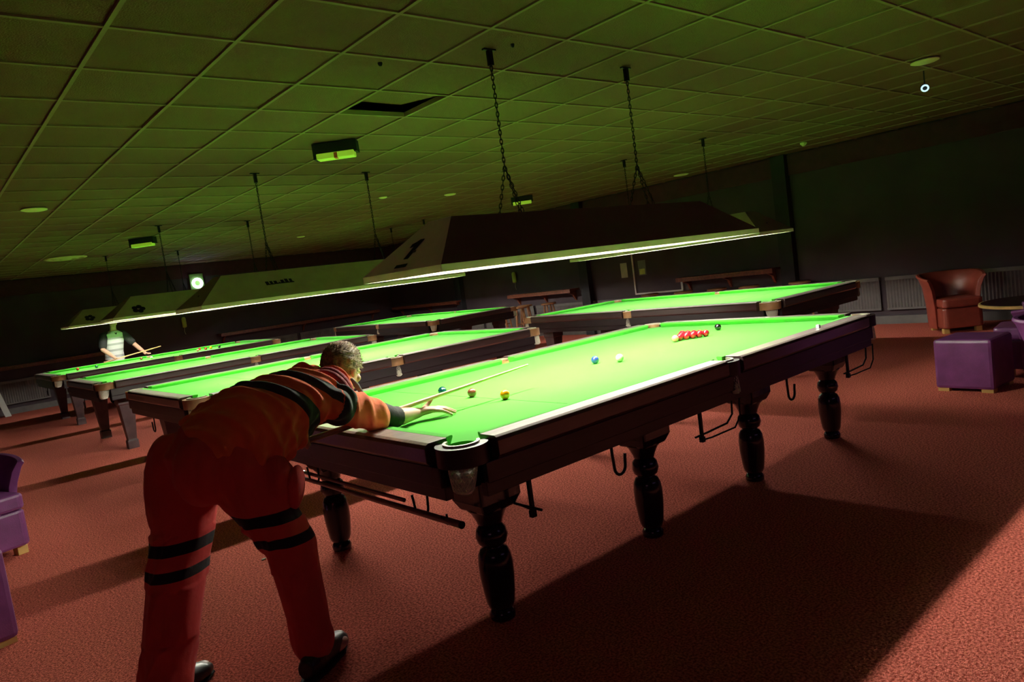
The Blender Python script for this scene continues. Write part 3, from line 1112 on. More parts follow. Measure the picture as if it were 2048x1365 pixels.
# small things on the back wall
for y, z, w_, h, lab in ((6.33, 1.29, 0.17, 0.30, 'pale notice sheet on the back wall, left of the white conduit'),
                         (5.86, 1.30, 0.19, 0.30, 'greenish notice sheet with a bright lower half, right of the white conduit')):
    r_ = empty('notice_sheet', (X1 - 0.004, y, z))
    MB().box((0, -w_ / 2, -h / 2), (0.003, w_ / 2, h / 2)).build('paper', M['paper'] if y > 6 else M['greyfab'], r_)
    if y < 6:
        MB().box((-0.001, -w_ / 2 + 0.03, -h / 2 + 0.02), (0, w_ / 2 - 0.02, -0.02)).build('bright_print', M['yellowbox'], r_)
    tag(r_, lab, 'notice')
c = MB().box((X1 - 0.025, 6.06, 0.77), (X1 - 0.002, 6.09, 1.95))
c.box((X1 - 0.025, 4.93, 0.77), (X1 - 0.002, 6.06, 0.80))
c.box((X1 - 0.03, 4.92, 0.80), (X1 - 0.002, 4.96, 0.96))
tag(c.build('conduit', M['white']), 'thin white conduit running down and along the back wall beside the notices', 'conduit')
for x, y, wall, lab in ((X1, 9.69, 0, 'small yellow-green box with a hanging cord above the bar stools'),
                        (1.95, Y1, 1, 'small yellow-green box with a hanging cord on the left wall behind the farthest table')):
    r_ = empty('wall_box', (x, y, 1.44), 0 if wall == 0 else PI / 2)
    MB().lathe([(0.03, -0.13), (0.05, -0.11), (0.05, 0.09), (0.03, 0.13)], (-0.05, 0, 0), 14).build('body', M['yellowbox'], r_, smooth=True)
    MB().tube([(-0.03, 0, -0.12), (-0.03, 0.02, -0.22), (-0.03, 0.0, -0.3)], 0.006, 6).build('cord', M['paper'], r_)
    tag(r_, lab, 'wall box')
# framed pale board at the far left of the left wall
o = MB().box((-2.25, Y1 - 0.03, 1.55), (-1.85, Y1, 2.2)).build('wall_poster', M['paper'])
tag(o, 'dim pale poster on the left wall at the left border', 'poster')
o = MB().add([(-1.98, 14.95, 0), (-1.87, 14.95, 0), (-2.06, 15.29, 0.95), (-2.17, 15.29, 0.95), (-1.98, 14.99, 0), (-1.87, 14.99, 0), (-2.06, 15.33, 0.95), (-2.17, 15.33, 0.95)],
             [(0, 1, 2, 3), (7, 6, 5, 4), (0, 4, 5, 1), (1, 5, 6, 2), (2, 6, 7, 3), (3, 7, 4, 0)]).build('plank', M['white'])
tag(o, 'white plank leaning against the left wall at the left border', 'plank')
# bright ring on the left wall, built as a glowing tube
r_ = empty('wall_ring', (2.42, Y1, 2.38))
MB().box((-0.17, -0.05, -0.22), (0.17, 0, 0.22)).build('back_plate', M['ringplate'], r_, bevel=0.01)
b = MB()
b.tube([(0.10 * math.cos(2 * PI * k / 20), -0.08, 0.10 * math.sin(2 * PI * k / 20) - 0.02) for k in range(21)], 0.032, 10, False)
b.build('ring', M['ring'], r_, smooth=True)
tag(r_, 'bright white glowing ring on a greenish plate on the left wall', 'wall lamp')
l = bpy.data.lights.new('ceiling_glow', 'SPOT')  # added spot throwing a bluish glow on the ceiling
l.energy = 26
l.color = (0.62, 0.66, 1.0)
l.spot_size = math.radians(70)
l.spot_blend = 1
l.shadow_soft_size = 0.05
lo = bpy.data.objects.new('ceiling_glow', l)
COL.objects.link(lo)
lo.location = (2.35, Y1 - 0.25, 2.3)
lo.rotation_euler = (V((1.6, 11.8, 2.85)) - V(lo.location)).to_track_quat('-Z', 'Y').to_euler()

# ceiling fittings
for x, y, r, lab in ((3.51, -0.96, 0.11, 'pale round ceiling disc at upper right, largest on the dark ceiling'),
                     (7.3, 4.25, 0.13, 'dim round ceiling disc near the back wall, above the right end of the first shade'),
                     (-2.16, 5.54, 0.12, 'green-lit round ceiling disc near the left border'),
                     (3.19, 5.53, 0.09, 'small round ceiling disc above the numeral end of the first shade'),
                     (2.04, 5.58, 0.06, 'tiny ceiling disc beside the thin hanging chain'),
                     (3.0, 10.4, 0.08, 'dim ceiling disc far back above the second shade')):
    o = MB().lathe([(r, 0), (r, -0.008), (r * 0.8, -0.016), (r * 0.3, -0.018)], (x, y, ZC - 0.004), 28).build('ceiling_disc', M['disc'], smooth=True)
    tag(o, lab, 'ceiling disc', 'round ceiling discs')
r_ = empty('ceiling_diffuser', (-1.0, 11.2, ZC - 0.004))
for r in (0.33, 0.22, 0.11):
    MB().lathe([(r, 0), (r, -0.01), (r - 0.04, -0.05 + r * 0.08), (r - 0.05, 0)], (0, 0, 0), 32).build('ring', M['disc'], r_, smooth=True)
tag(r_, 'round ringed air diffuser in the dark ceiling at far left', 'air diffuser')
for x, y, rz, lab, sc_ in ((-0.34, 2.4, 0.0, 'black ceiling light box with a green lens and a red mark, nearest the camera', 1),
                           (-0.33, 8.85, 0.0, 'small black ceiling light box with a green lens, far left above the shades', 1),
                           (5.18, 6.11, 0.0, 'small ceiling light box with a yellow lens, beside the long chain foot', 1)):
    r_ = empty('light_box', (x, y, ZC - 0.004), -0.72)
    b = MB().box((-0.19, -0.055, -0.02), (0.19, 0.055, 0))
    b.box((-0.19, -0.06, -0.11), (0.19, -0.045, 0)) if False else None
    b.box((-0.19, -0.06, -0.13), (-0.165, 0.06, 0))
    b.box((0.165, -0.06, -0.10), (0.19, 0.06, 0))
    b.box((-0.165, -0.06, -0.085), (0.165, -0.02, -0.02))
    b.build('housing', M['black'], r_)
    MB().box((-0.165, -0.062, -0.135), (0.16, 0.05, -0.085)).build('lens', M['lens'], r_, bevel=0.008)
    if y < 3:
        MB().box((-0.012, -0.0645, -0.134), (0.018, -0.062, -0.09)).build('red_mark', M['redmark'], r_)
        MB().box((-0.012, -0.0645, -0.1365), (0.018, 0.0, -0.134)).build('red_mark', M['redmark'], r_)
    tag(r_, lab, 'light box', 'ceiling light boxes')
r_ = empty('ceiling_ring_fitting', (3.95, -0.80, 2.70))  # dark ball on a stem with a small glowing loop
MB().bar((0, 0, 0.146), (0, 0, 0.02), 0.006).build('stem', M['black'], r_)
MB().ball((0.01, 0.01, 0), 0.033).build('housing', M['black'], r_, smooth=True)
d = V((-0.84, -0.28, -0.45)).normalized()
u = d.orthogonal().normalized()
w_ = d.cross(u)
MB().tube([d * 0.028 + (u * math.cos(2 * PI * k / 16) + w_ * math.sin(2 * PI * k / 16)) * 0.027 for k in range(17)], 0.0075, 8, False).build('ring', M['ringdim'], r_, smooth=True)
tag(r_, 'small fitting with a bluish glowing ring, below the ceiling disc at upper right', 'spotlight')
o = MB().lathe([(0.02, 0), (0.05, -0.01), (0.05, -0.03), (0.015, -0.06)], (6.85, 1.8, ZC - 0.004), 5).build('ceiling_sensor', M['disc'])
tag(o, 'tiny star-shaped pale sensor on the dark ceiling, left of the upper right disc', 'sensor')
o = MB().lathe([(0.02, 0), (0.035, -0.01), (0.03, -0.03)], (0, 0, 0), 8).build('ceiling_sensor', M['disc'])
o.location = (6.3, -1.05, ZC - 0.004)
tag(o, 'tiny square pale sensor at the right border high up', 'sensor')
o = MB().lathe([(0.014, 0), (0.012, -0.012), (0.006, -0.02)], (-1.06, 0.42, ZC + 0.002), 10).build('sprinkler', M['black'])
tag(o, 'tiny black sprinkler head in the ceiling near the top, left of centre', 'sprinkler')
o = MB().lathe([(0.012, 0), (0.010, -0.012), (0.006, -0.02)], (-0.47, -0.10, ZC + 0.002), 10).build('sprinkler', M['black'])
tag(o, 'tiny black sprinkler head in the ceiling above the long chain', 'sprinkler')
o = MB().box((-0.012, -0.007, 0), (0.012, 0.007, 0.006)).build('litter', M['paper'])
o.location = (-1.99, 1.08, 0)
tag(o, 'tiny white scrap lying on the carpet between the legs of the man in orange', 'litter')


# ------------------------------------------------------------------ people
def ev_mesh(mb, voxel, smooth_it=6, sub=False):
    """union of all the shapes in mb as one continuous surface"""
    me = mb.mesh('tmp')
    o = bpy.data.objects.new('tmp', me)
    COL.objects.link(o)
    r = o.modifiers.new('r', 'REMESH')
    r.mode = 'VOXEL'
    r.voxel_size = voxel
    s = o.modifiers.new('s', 'SMOOTH')
    s.iterations = smooth_it
    s.factor = 0.6
    dg = bpy.context.evaluated_depsgraph_get()
    dg.update()
    out = bpy.data.meshes.new_from_object(o.evaluated_get(dg))
    bpy.data.objects.remove(o)
    return out


def coords(me):
    a = np.empty(len(me.vertices) * 3, np.float32)
    me.vertices.foreach_get('co', a)
    return a.reshape(-1, 3)


def normals(me):
    a = np.empty(len(me.vertices) * 3, np.float32)
    me.vertex_normals.foreach_get('vector', a)
    return a.reshape(-1, 3)


def setc(me, a):
    me.vertices.foreach_set('co', a.astype(np.float32).ravel())
    me.update()


def finish(me, name, m, parent, band=None):
    me.name = name
    me.materials.clear()
    me.materials.append(m)
    me.polygons.foreach_set('use_smooth', [True] * len(me.polygons))
    if band is not None:
        at = me.attributes.new('band', 'FLOAT', 'POINT')
        at.data.foreach_set('value', band.astype(np.float32))
    o = bpy.data.objects.new(name, me)
    COL.objects.link(o)
    o.parent = parent
    return o


def limb(b, pts, rad, n=18, joints=True):
    pts = [V(p) for p in pts]
    b.tube(pts, rad, n)
    if joints:
        for p, r in zip(pts, rad):
            b.ball(p, r * 0.99, 14, 9)


def seg_t(P, a, b):
    a, b = np.array(a), np.array(b)
    d = b - a
    t = ((P - a) @ d) / (d @ d)
    q = a + np.clip(t, 0, 1)[:, None] * d
    return t, np.linalg.norm(P - q, axis=1)


def spine_secs(cs, lat, ra, rb):
    secs = []
    for i, c in enumerate(cs):
        t = (V(cs[min(i + 1, len(cs) - 1)]) - V(cs[max(i - 1, 0)])).normalized()
        l = V(lat[i]) if isinstance(lat[0], (tuple, list, Vector)) else V(lat)
        l = (l - t * l.dot(t)).normalized()
        secs.append((c, l * ra[i], t.cross(l) * rb[i]))
    return secs


def head_shape(b, c, f, up, s=1.0):
    """head with brow, nose, lips, chin, jaw, cheeks and ears; f looks forward"""
    f = V(f).normalized()
    up = (V(up) - f * V(up).dot(f)).normalized()
    l = up.cross(f)
    c = V(c)

    def P(x, y, z):
        return c + (f * x + l * y + up * z) * s

    def E(x, y, z, a, d, e, nu=18, nv=12):
        b.ball(P(x, y, z), 1, nu, nv, axes=(f * a * s, l * d * s, up * e * s))
    E(-0.012, 0, 0.025, 0.098, 0.077, 0.090, 24, 16)
    E(0.030, 0, -0.035, 0.062, 0.058, 0.075)
    E(0.058, 0, -0.088, 0.026, 0.030, 0.022)
    E(0.074, 0, 0.012, 0.016, 0.050, 0.012)
    b.tube([P(0.082, 0, 0.004), P(0.108, 0, -0.034), P(0.090, 0, -0.044)], [0.008 * s, 0.013 * s, 0.010 * s], 10)
    E(0.086, 0, -0.058, 0.011, 0.024, 0.005)
    E(0.084, 0, -0.068, 0.011, 0.021, 0.006)
    for q in (-1, 1):
        E(0.068, q * 0.036, -0.022, 0.020, 0.022, 0.02)
        E(0.074, q * 0.030, 0.0, 0.010, 0.013, 0.010)
        E(-0.002, q * 0.079, -0.010, 0.017, 0.007, 0.030)
        E(0.008, q * 0.052, -0.062, 0.045, 0.014, 0.03)
    return P


def hair_cap(c, f, up, s, name, m, parent, seed=0):
    f = V(f).normalized()
    up = (V(up) - f * V(up).dot(f)).normalized()
    l = up.cross(f)
    b = MB()
    C_ = V(c)
    b.ball(C_ + (f * -0.014 + up * 0.030) * s, 1, 90, 60, axes=(f * 0.106 * s, l * 0.084 * s, up * 0.097 * s))
    me = b.mesh('hair')
    bm = bmesh.new()
    bm.from_mesh(me)
    kill = []
    for fc in bm.faces:
        p = (fc.calc_center_median() - C_) / s
        x, z, y = p.dot(f), p.dot(up), p.dot(l)
        lim = 0.058 if x > 0.055 else (0.02 if x > 0.02 else -0.008 if x > -0.01 else (-0.052))
        if z < lim:
            kill.append(fc)
    bmesh.ops.delete(bm, geom=kill, context='FACES')
    for v in bm.verts:
        p = (v.co - C_) / s
        k = noise.noise(V((p.dot(f) * 25, p.dot(l) * 70, p.dot(up) * 45)) + V((seed, 0, 0)))
        v.co += v.normal * (0.006 * k + 0.002) * s
    # short tufts that follow the scalp forward
    rnd = random.Random(seed)
    vs = list(bm.verts)
    tips = []
    for i in range(1500):
        v = vs[rnd.randrange(len(vs))]
        n = v.normal.copy()
        d = (n * 0.55 + f * 0.75 + V((rnd.uniform(-.3, .3), rnd.uniform(-.3, .3), rnd.uniform(-.1, .3)))).normalized()
        e = d.cross(n)
        if e.length < 0.01:
            continue
        e.normalize()
        L = rnd.uniform(0.008, 0.018) * s
        tips.append((v.co.copy(), e, d, L, n))
    for p, e, d, L, n in tips:
        a = bm.verts.new(p + e * 0.0018)
        b2 = bm.verts.new(p - e * 0.0018)
        c2 = bm.verts.new(p + n * 0.002)
        t = bm.verts.new(p + d * L)
        bm.faces.new((a, b2, t))
        bm.faces.new((b2, c2, t))
        bm.faces.new((c2, a, t))
    bm.to_mesh(me)
    bm.free()
    return finish(me, name, m, parent)


def folds(P, N, d, amp, freq, warp, seed=0):
    """long soft creases running along direction d"""
    d = np.array(d) / np.linalg.norm(d)
    a = np.cross(d, [0.2, 0.3, 0.93])
    a /= np.linalg.norm(a)
    b = np.cross(d, a)
    s, t, u = P @ d, P @ a, P @ b
    ph = freq * (t + 0.6 * u) + warp * np.sin(3.1 * s * 2 + seed) + 1.3 * np.sin(9 * s + 5 * t + seed * 2)
    r = (0.5 + 0.5 * np.sin(ph)) ** 2.2 - 0.35
    env = 0.5 + 0.5 * np.sin(5 * s + 7 * u + seed)
    r2 = 0.35 * np.sin(freq * 2.1 * t + 7 * s + 2 * np.sin(11 * u))
    return P + N * (amp * (r * (0.4 + 0.6 * env) + 0.35 * r2))[:, None]


# --- the player in orange at the near end of the first table
man = empty('person', (-2.5, -0.2, 0))
man_inv = V((-2.5, -0.2, 0))


def rel(P):
    return [(p[0] - man_inv.x, p[1] - man_inv.y, p[2] - man_inv.z) for p in P]


pel, spi, che, uch, nec, hea = (-2.539, -.16, .979), (-2.394, -.215, 1.035), (-2.208, -.235, 1.06), (-2.085, -.235, 1.085), (-1.985, -.20, 1.115), (-1.885, -.125, 1.175)
LAT = V((0.03, 0.93, 0.30)).normalized()
Rhip, Rkn, Ran = (-2.50, -.285, .89), (-2.385, -.42, .55), (-2.36, -.445, .09)
Lhip, Lkn, Lan = (-2.60, -.03, .90), (-2.72, -.07, .55), (-2.87, -.14, .085)
Rsh, Rel, Rwr = (-2.04, -.355, 1.05), (-1.752, -.285, .922), (-1.562, -.225, .897)
Lsh, Lel, Lwr = (-2.04, -.045, 1.15), (-2.25, .13, 1.07), (-2.22, -.185, .955)
HF, HU = V((0.86, 0.30, -0.42)), V((0.42, 0.10, 0.9))


def fingers(b, W, K, T, rad=(0.0095, 0.0085, 0.0075), lift=0.006):
    for k, t in zip(K, T):
        k, t = V(k), V(t)
        m1 = k.lerp(t, 0.42) + V((0, 0, lift))
        m2 = k.lerp(t, 0.74) + V((0, 0, lift * 0.6))
        limb(b, [V(W).lerp(k, 0.55), k, m1, m2, t], [0.011, rad[0] + 0.001, rad[0], rad[1], rad[2]], 10)


b = MB()
b.loft(spine_secs([pel, spi, che, uch, nec], LAT, [.15, .135, .145, .145, .065], [.105, .10, .105, .085, .06]), 28)
b.ball(pel, (.13, .16, .12))
limb(b, [nec, V(nec).lerp(V(hea), 0.6)], [.062, .056])
P_ = head_shape(b, hea, HF, HU)
limb(b, [Rhip, V(Rhip).lerp(V(Rkn), .5), Rkn, V(Rkn).lerp(V(Ran), .35), Ran], [.092, .078, .058, .058, .04])
limb(b, [Lhip, V(Lhip).lerp(V(Lkn), .5), Lkn, V(Lkn).lerp(V(Lan), .35), Lan], [.092, .078, .058, .058, .04])
b.ball((Ran[0] + .08, Ran[1] + .06, .045), (.09, .06, .035))
b.ball((Lan[0] + .06, Lan[1] + .03, .045), (.09, .05, .035))
limb(b, [V(uch).lerp(V(Rsh), .6), Rsh, V(Rsh).lerp(V(Rel), .5), Rel], [.06, .058, .047, .041])
limb(b, [Rel, V(Rel).lerp(V(Rwr), .35) + V((0, 0, -.004)), V(Rel).lerp(V(Rwr), .75), Rwr], [.042, .043, .033, .026])
limb(b, [V(uch).lerp(V(Lsh), .6), Lsh, V(Lsh).lerp(V(Lel), .5), Lel], [.06, .058, .047, .041])
limb(b, [Lel, V(Lel).lerp(V(Lwr), .35), V(Lel).lerp(V(Lwr), .75), Lwr], [.042, .043, .033, .026])
# bridge hand, flat on the cloth
W = V(Rwr)
hd = V((0.90, -0.40, 0)).normalized()
hl = V((0.40, 0.90, 0)).normalized()
b.loft([(W, hl * .027, V((0, 0, .020))), (W + hd * .035 + V((0, 0, .004)), hl * .034, V((0, 0, .021))),
        (W + hd * .075 + V((0, 0, .004)), hl * .040, V((0, 0, .017))), (W + hd * .098, hl * .038, V((0, 0, .013)))], 18)
K = [W + hd * .098 + hl * .030 + V((0, 0, .004)), W + hd * .102 + hl * .010 + V((0, 0, .008)), W + hd * .096 - hl * .012 + V((0, 0, .006)), W + hd * .086 - hl * .031]
T = [W + hd * .178 + hl * .046 + V((0, 0, -.030)), W + hd * .190 + hl * .012 + V((0, 0, -.030)), W + hd * .182 - hl * .014 + V((0, 0, -.031)), W + hd * .158 - hl * .045 + V((0, 0, -.031))]
fingers(b, W, K, T)
limb(b, [W + hd * .02 + hl * .02, W + hd * .045 + hl * .040 + V((0, 0, .014)), W + hd * .070 + hl * .050 + V((0, 0, .034)), W + hd * .085 + hl * .040 + V((0, 0, .052))], [.016, .014, .011, .009], 10)
# the other hand closes round the cue butt
W2 = V(Lwr)
G = V((-2.22, -0.278, 0.919))
b.ball(W2.lerp(G, .55) + V((0, 0, .01)), (.04, .04, .024))
for k in range(4):
    q = G + V((-0.033 + 0.022 * k, 0, 0))
    limb(b, [q + V((0, .045, .022)), q + V((0, .01, .030)), q + V((0, -.022, .012)), q + V((0, -.020, -.018)), q + V((0, .002, -.026))], [.010, .010, .009, .0085, .0075], 8)
limb(b, [W2 + V((.02, -.02, 0)), G + V((.045, .03, 0)), G + V((.05, .01, -.022)), G + V((.03, -.012, -.028))], [.013, .011, .010, .009], 8)
b.v = rel(b.v)
body = finish(ev_mesh(b, 0.0048, 4), 'body', M['skin'], man)
hc = hair_cap(V(hea) - man_inv, HF, HU, 1.0, 'hair', M['hair'], man, 3)

# jersey
s = MB()
hem = (-2.555, -.165, .955)
s.loft(spine_secs([hem, (-2.47, -.19, 1.015), (-2.385, -.22, 1.06), (-2.208, -.245, 1.095), (-2.085, -.235, 1.11), (-2.01, -.205, 1.11)], LAT, [.205, .202, .190, .176, .178, .11], [.165, .158, .150, .132, .105, .075]), 32)
s.ball(V(nec).lerp(V(hea), .05), .088)
s.loft([((-2.50, -.29, .97), V((.0, .07, .0)), V((.02, 0, .11))), ((-2.42, -.335, .965), V((.0, .085, .0)), V((.03, 0, .12))), ((-2.33, -.345, .965), V((.0, .07, .0)), V((.03, 0, .115))), ((-2.24, -.335, .985), V((0, .055, 0)), V((.03, 0, .095))), ((-2.16, -.33, 1.01), V((0, .03, 0)), V((.02, 0, .06)))], 20)
limb(s, [V(uch).lerp(V(Rsh), .5), Rsh, V(Rsh).lerp(V(Rel), .45) + V((0, 0, -.005)), V(Rsh).lerp(V(Rel), .68) + V((0, 0, -.010))], [.08, .086, .079, .074])
limb(s, [V(uch).lerp(V(Lsh), .5), Lsh, V(Lsh).lerp(V(Lel), .5), V(Lsh).lerp(V(Lel), .85)], [.08, .084, .076, .072])
s.v = rel(s.v)
me = ev_mesh(s, 0.0065, 5)
P0 = coords(me)
N0 = normals(me)
OFF = np.array(man_inv)
ax_a, ax_b = np.array(pel) - OFF, np.array(nec) - OFF
axd = ax_b - ax_a
t = ((P0 - ax_a) @ axd) / (axd @ axd)
lt_ = (P0 - ax_a) @ np.array(LAT)
ts, ds = seg_t(P0, np.array(Rsh) - OFF, np.array(Rel) - OFF)
tl, dl = seg_t(P0, np.array(Lsh) - OFF, np.array(Lel) - OFF)
band = t + 0.95 * lt_ - 0.9 * (lt_ ** 2)
arm = ((ds < 0.098) & (ts > 0.05)) | ((dl < 0.09) & (tl > 0.05))
band = np.where(arm, 3.0, band)
band = np.where((ds < 0.11) & (ts > -0.12) & (ts < 0.10), 2.1, band)
lc = 0.135 - 0.30 * (t - 0.62)
band = np.where((~arm) & (t > 0.62) & (t < 0.98) & (np.abs(lt_ - lc) < 0.009) & (N0[:, 2] > 0.2), 2.1, band)
sl = (ds < 0.10) & (ts > 0.1)
P1 = folds(P0, N0, (0.42, -0.72, -0.50), 0.024, 78, 1.5, 1)
P1[sl] = folds(P0, N0, (0.1, 0.2, 1.0), 0.010, 75, 1.0, 2)[sl]
setc(me, P1)
finish(me, 'jersey', M['shirt'], man, band)
# hem of the sleeve and black elbow sleeve
e0, e1 = V(Rsh).lerp(V(Rel), .72) - man_inv, V(Rel).lerp(V(Rwr), .22) - man_inv
cf = MB()
pts = [e0.lerp(V(Rel) - man_inv, k / 5) for k in range(6)] + [e1]
cf.tube(pts, [.060, .060, .0595, .0575, .056, .054, .0505], 28)
cf.v = list(cf.v)
o = finish(ev_mesh(cf, 0.005, 2), 'elbow_sleeve', M['blackcuff'], man)
# collar
cb = MB()
nn = (V(hea) - V(nec)).normalized()
cc = V(nec).lerp(V(hea), .12) - man_inv
l_ = (LAT - nn * LAT.dot(nn)).normalized()
f_ = nn.cross(l_)
ring = []
for k in range(25):
    a = 2 * PI * k / 24
    ring.append(cc + l_ * (.080 * math.cos(a)) + f_ * (.078 * math.sin(a)) - nn * (0.012 + 0.012 * math.cos(2 * a)))
cb.tube(ring, 0.014, 10, False)
ring2 = [p - nn * 0.025 + (p - cc).normalized() * 0.014 for p in ring]
cb.tube(ring2, 0.024, 10, False)
cb.tube([p - nn * 0.055 + (p - cc).normalized() * 0.02 for p in ring], 0.024, 10, False)
cb.build('collar', M['collar'], man, smooth=True)
# grey collar tip on the near side
ct = MB()
q = cc - l_ * .100 - nn * .01
ct.loft([(q + V((-.005, 0, .03)), V((.006, 0, 0)), V((0, .004, 0))), (q + V((.01, -.012, -.005)), V((.014, 0, .004)), V((0, .005, 0))), (q + V((.03, -.018, -.05)), V((.010, 0, 0)), V((0, .004, 0)))], 12)
ct.build('collar_tip', M['greyfab'], man, smooth=True, label='grey collar tip')

# trousers
tr = MB()
tr.loft(spine_secs([(-2.44, -.195, 1.01), (-2.50, -.175, .985), pel, (-2.60, -.145, .92), (-2.60, -.15, .84)], LAT, [.165, .175, .195, .20, .16], [.12, .135, .145, .14, .11]), 30)
tr.ball((-2.62, -.25, .905), (.11, .12, .15))
tr.ball((-2.665, -.045, .905), (.115, .13, .15))
limb(tr, [(-2.65, -.03, .90), (-2.69, -.05, .72)], [.135, .125])
tr.ball((-2.50, -.19, .87), (.13, .16, .12))
limb(tr, [Rhip, V(Rhip).lerp(V(Rkn), .5), Rkn, V(Rkn).lerp(V(Ran), .4), V(Rkn).lerp(V(Ran), .75), V(Ran) + V((-.01, 0, .045))], [.135, .122, .104, .092, .084, .088])
limb(tr, [Lhip, V(Lhip).lerp(V(Lkn), .5), Lkn, V(Lkn).lerp(V(Lan), .4), V(Lkn).lerp(V(Lan), .8), V(Lan) + V((0, 0, -.01))], [.14, .13, .118, .112, .105, .104])
tr.ball((-2.385, -.40, .79), (.085, .085, .13))
tr.v = rel(tr.v)
me = ev_mesh(tr, 0.0075, 5)
P0 = coords(me)
N0 = normals(me)
t1, d1 = seg_t(P0, np.array(Rhip) - OFF, np.array(Rkn) - OFF)
t2, d2 = seg_t(P0, np.array(Lhip) - OFF, np.array(Lkn) - OFF)
zz = P0[:, 2]
yy = P0[:, 1] + OFF[1]
right = (np.linalg.norm(P0[:, :2] - np.array([Rkn[0], Rkn[1]]) + OFF[:2], axis=1) < np.linalg.norm(P0[:, :2] - np.array([Lkn[0], Lkn[1]]) + OFF[:2], axis=1))
band = np.where(right, (0.90 - zz) / 0.34 + 0.24, (0.90 - zz) / 0.34 - 0.0)
P1 = folds(P0, N0, (0.1, 0.25, 0.95), 0.012, 40, 1.4, 4)
k2 = (zz < 0.25) | (np.abs(zz - 0.55) < 0.1)
P2 = folds(P0, N0, (0.9, 0.3, 0.15), 0.010, 75, 1.4, 6)
P1[k2] = P2[k2]
setc(me, P1)
finish(me, 'trousers', M['trousers'], man, band)
# thigh pocket with its flap on the near leg
pk = MB()
pc = V((-2.335, -.445, .775)) - man_inv
pk.ball(pc, 1, 18, 12, axes=(V((.030, -.022, 0)), V((.040, .055, 0)), V((.012, -.02, .095))))
me = pk.mesh('pocket')
fo = finish(me, 'thigh_pocket', M['trousers'], man, np.full(len(me.vertices), 0.0))
# belt line
# boots
for an_, fd, nm_ in ((Ran, V((.80, .60, 0)), 'boot'), (Lan, V((.85, .45, 0)), 'boot')):
    bb = MB()
    A = V((an_[0], an_[1], 0)) - man_inv - V((0.02, 0.02, 0))
    fd.normalize()
    sd = V((-fd.y, fd.x, 0))
    bb.loft([(A - fd * .07 + V((0, 0, .05)), sd * .03, V((0, 0, .035))), (A - fd * .03 + V((0, 0, .052)), sd * .042, V((0, 0, .05))), (A + fd * .05 + V((0, 0, .05)), sd * .045, V((0, 0, .048))),
             (A + fd * .12 + V((0, 0, .042)), sd * .05, V((0, 0, .038))), (A + fd * .17 + V((0, 0, .036)), sd * .046, V((0, 0, .03))), (A + fd * .205 + V((0, 0, .03)), sd * .025, V((0, 0, .018)))], 22)
    limb(bb, [A + V((0, 0, .05)), A + V((0, 0, .14))], [.045, .036])
    bb.v = [tuple(A + (V(p) - A) * 1.17) for p in bb.v]
    bt = finish(ev_mesh(bb, 0.006, 5), nm_, M['boot'], man)
    tcap = MB()
    tcap.ball(A + fd * .200 + V((0, 0, .056)), 1, 18, 10, axes=(fd * .036, sd * .034, V((0, 0, .018))))
    tcap.build('toe_cap', M['toecap'], bt, smooth=True)
    so = MB()
    so.loft([(A - fd * .075 + V((0, 0, .009)), sd * .03, V((0, 0, .009))), (A + V((0, 0, .009)), sd * .046, V((0, 0, .009))), (A + fd * .12 + V((0, 0, .009)), sd * .054, V((0, 0, .009))), (A + fd * .21 + V((0, 0, .009)), sd * .02, V((0, 0, .009)))], 16)
    so.v = [tuple(A + V(((V(p) - A).x * 1.17, (V(p) - A).y * 1.17, V(p).z))) for p in so.v]
    so.build('sole', M['rubber'], bt)
# navy print on the back
o = MB()
tag(man, 'man in an orange jersey with black bands bending over the nearest table to play', 'person')

# cue of the man in orange
cue = empty('cue', (-2.30, -0.2835, 0.911))
ca, cb_ = V((-2.30, -0.2835, 0.911)), V((-0.754, -0.176, 0.99))
dd = cb_ - ca
MB().tube([dd * .28, dd * .6, dd * .995], [0.0125, 0.0095, 0.0052], 14).build('shaft', M['cue'], cue, smooth=True)
MB().tube([dd * 0, dd * .28], [0.0148, 0.0126], 14).build('butt', M['cuebutt'], cue, smooth=True)
MB().tube([dd * .995, dd * 1.0], [0.0052, 0.0048], 10).build('tip', M['chalk'], cue)
tag(cue, 'pale wooden cue held over the nearest table by the man in orange', 'cue')

# --- the player in grey behind the farthest table
MX, MY = -0.18, 12.95
man2 = empty('person', (MX, MY, 0))
b = MB()
fw = V((0.25, -1, 0)).normalized()
lf = V((1, 0.25, 0)).normalized()


def Q(x, y, z):
    return V(lf * x + fw * y + V((0, 0, z)))


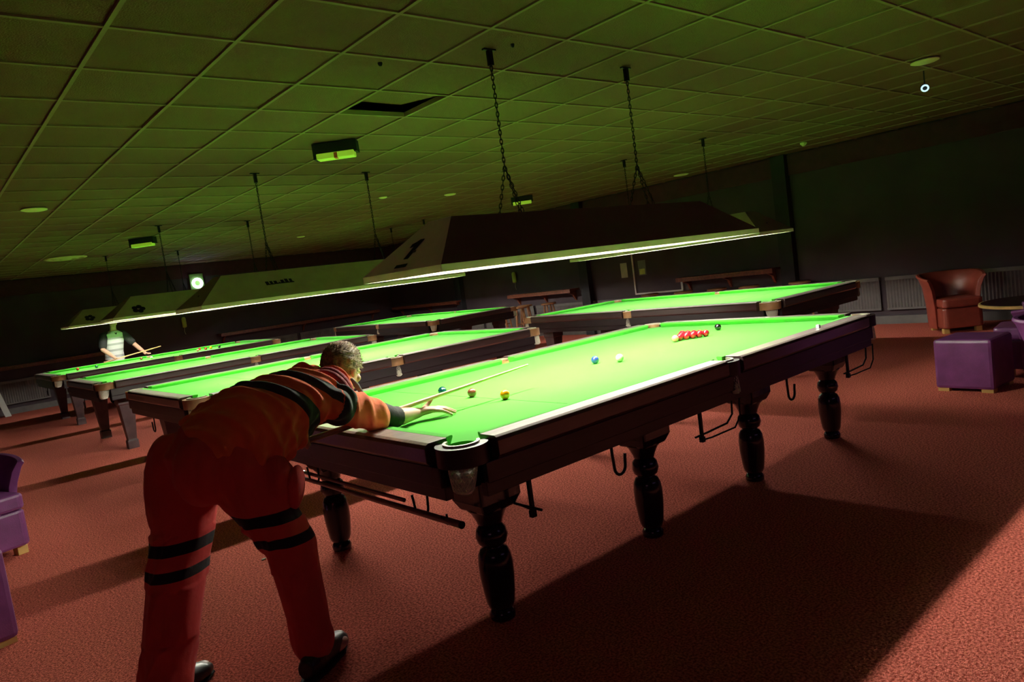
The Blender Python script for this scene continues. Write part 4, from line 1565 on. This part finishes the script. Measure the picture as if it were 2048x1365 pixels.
b.loft([(Q(0, 0, .90), lf * .16, fw * .11), (Q(0, .02, 1.05), lf * .14, fw * .10), (Q(0, .08, 1.28), lf * .17, fw * .11), (Q(0, .12, 1.42), lf * .17, fw * .09), (Q(0, .14, 1.50), lf * .06, fw * .06)], 24)
limb(b, [Q(0, .14, 1.48), Q(0, .17, 1.60)], [.058, .054])
head_shape(b, Q(0, .20, 1.68), fw + V((0, 0, -.3)), V((0, 0, 1)))
for q, el, wr in ((-1, Q(-.30, .22, 1.14), Q(-.20, .46, .935)), (1, Q(.33, .20, 1.16), Q(.38, .50, .935))):
    sh = Q(q * .19, .10, 1.40)
    limb(b, [Q(q * .1, .1, 1.40), sh, sh.lerp(el, .5), el], [.06, .058, .048, .042])
    limb(b, [el, el.lerp(wr, .4), wr], [.043, .042, .027])
    b.ball(wr.lerp(wr + fw * .07, .6), (.042, .05, .02))
    for k in range(4):
        st = wr + fw * .07 + lf * (-.03 + .02 * k)
        limb(b, [st, st + fw * .035 + V((0, 0, .003)), st + fw * (.07 - .006 * abs(k - 1.4)) - V((0, 0, .012))], [.011, .010, .009], 8)
    limb(b, [wr + fw * .02 - lf * q * .03, wr + fw * .05 - lf * q * .055, wr + fw * .075 - lf * q * .06 - V((0, 0, .006))], [.014, .012, .010], 8)
    lp = Q(q * .10, 0, .88)
    limb(b, [lp, Q(q * .13, .01, .48), Q(q * .14, -.03, .08)], [.09, .06, .042])
    b.ball(Q(q * .14, .03, .045), (.05, .09, .04))
finish(ev_mesh(b, 0.009, 3), 'body', M['skin'], man2)
s = MB()
s.loft([(Q(0, 0, .86), lf * .19, fw * .14), (Q(0, .02, 1.05), lf * .175, fw * .13), (Q(0, .08, 1.28), lf * .195, fw * .135), (Q(0, .12, 1.42), lf * .18, fw * .11), (Q(0, .135, 1.475), lf * .09, fw * .08)], 26)
me = ev_mesh(s, 0.01, 3)
z = coords(me)[:, 2]
finish(me, 'polo_shirt', M['polo'], man2, (z - .86) / .6)
for q, el in ((-1, Q(-.30, .22, 1.14)), (1, Q(.33, .20, 1.16))):
    s = MB()
    sh = Q(q * .19, .10, 1.40)
    limb(s, [Q(q * .13, .1, 1.41), sh, sh.lerp(el, .8)], [.075, .078, .072])
    finish(ev_mesh(s, 0.01, 2), 'sleeve', M['black'], man2)
s = MB()
s.loft([(Q(0, 0, .96), lf * .17, fw * .12), (Q(0, 0, .80), lf * .18, fw * .13)], 24)
for q in (-1, 1):
    limb(s, [Q(q * .10, 0, .86), Q(q * .13, .01, .48), Q(q * .14, -.03, .10)], [.11, .09, .08])
finish(ev_mesh(s, 0.012, 3), 'trousers', M['black'], man2)
s = MB()
s.tube([Q(-.07, .10, 1.50), Q(-.05, .19, 1.46), Q(0, .235, 1.41), Q(.05, .19, 1.46), Q(.07, .10, 1.50)], .012, 8)
s.build('collar', M['black'], man2, smooth=True)
hair_cap(Q(0, .20, 1.68), fw + V((0, 0, -.3)), V((0, 0, 1)), 1.0, 'hair', M['hair'], man2, 5)
tag(man2, 'man in a grey striped polo shirt leaning on the farthest table', 'person')
c2 = empty('cue', (MX, MY, 0))
p0, p1 = Q(-.24, .53, .925), Q(.75, .42, 1.03)
MB().tube([p0, p1], [.013, .011], 10).build('shaft', M['cue'], c2, smooth=True)
MB().tube([p0 - (p1 - p0) * .25, p0], [.015, .013], 10).build('butt', M['cuebutt'], c2, smooth=True)
tag(c2, 'pale cue in the hands of the man in grey, above the farthest table', 'cue')
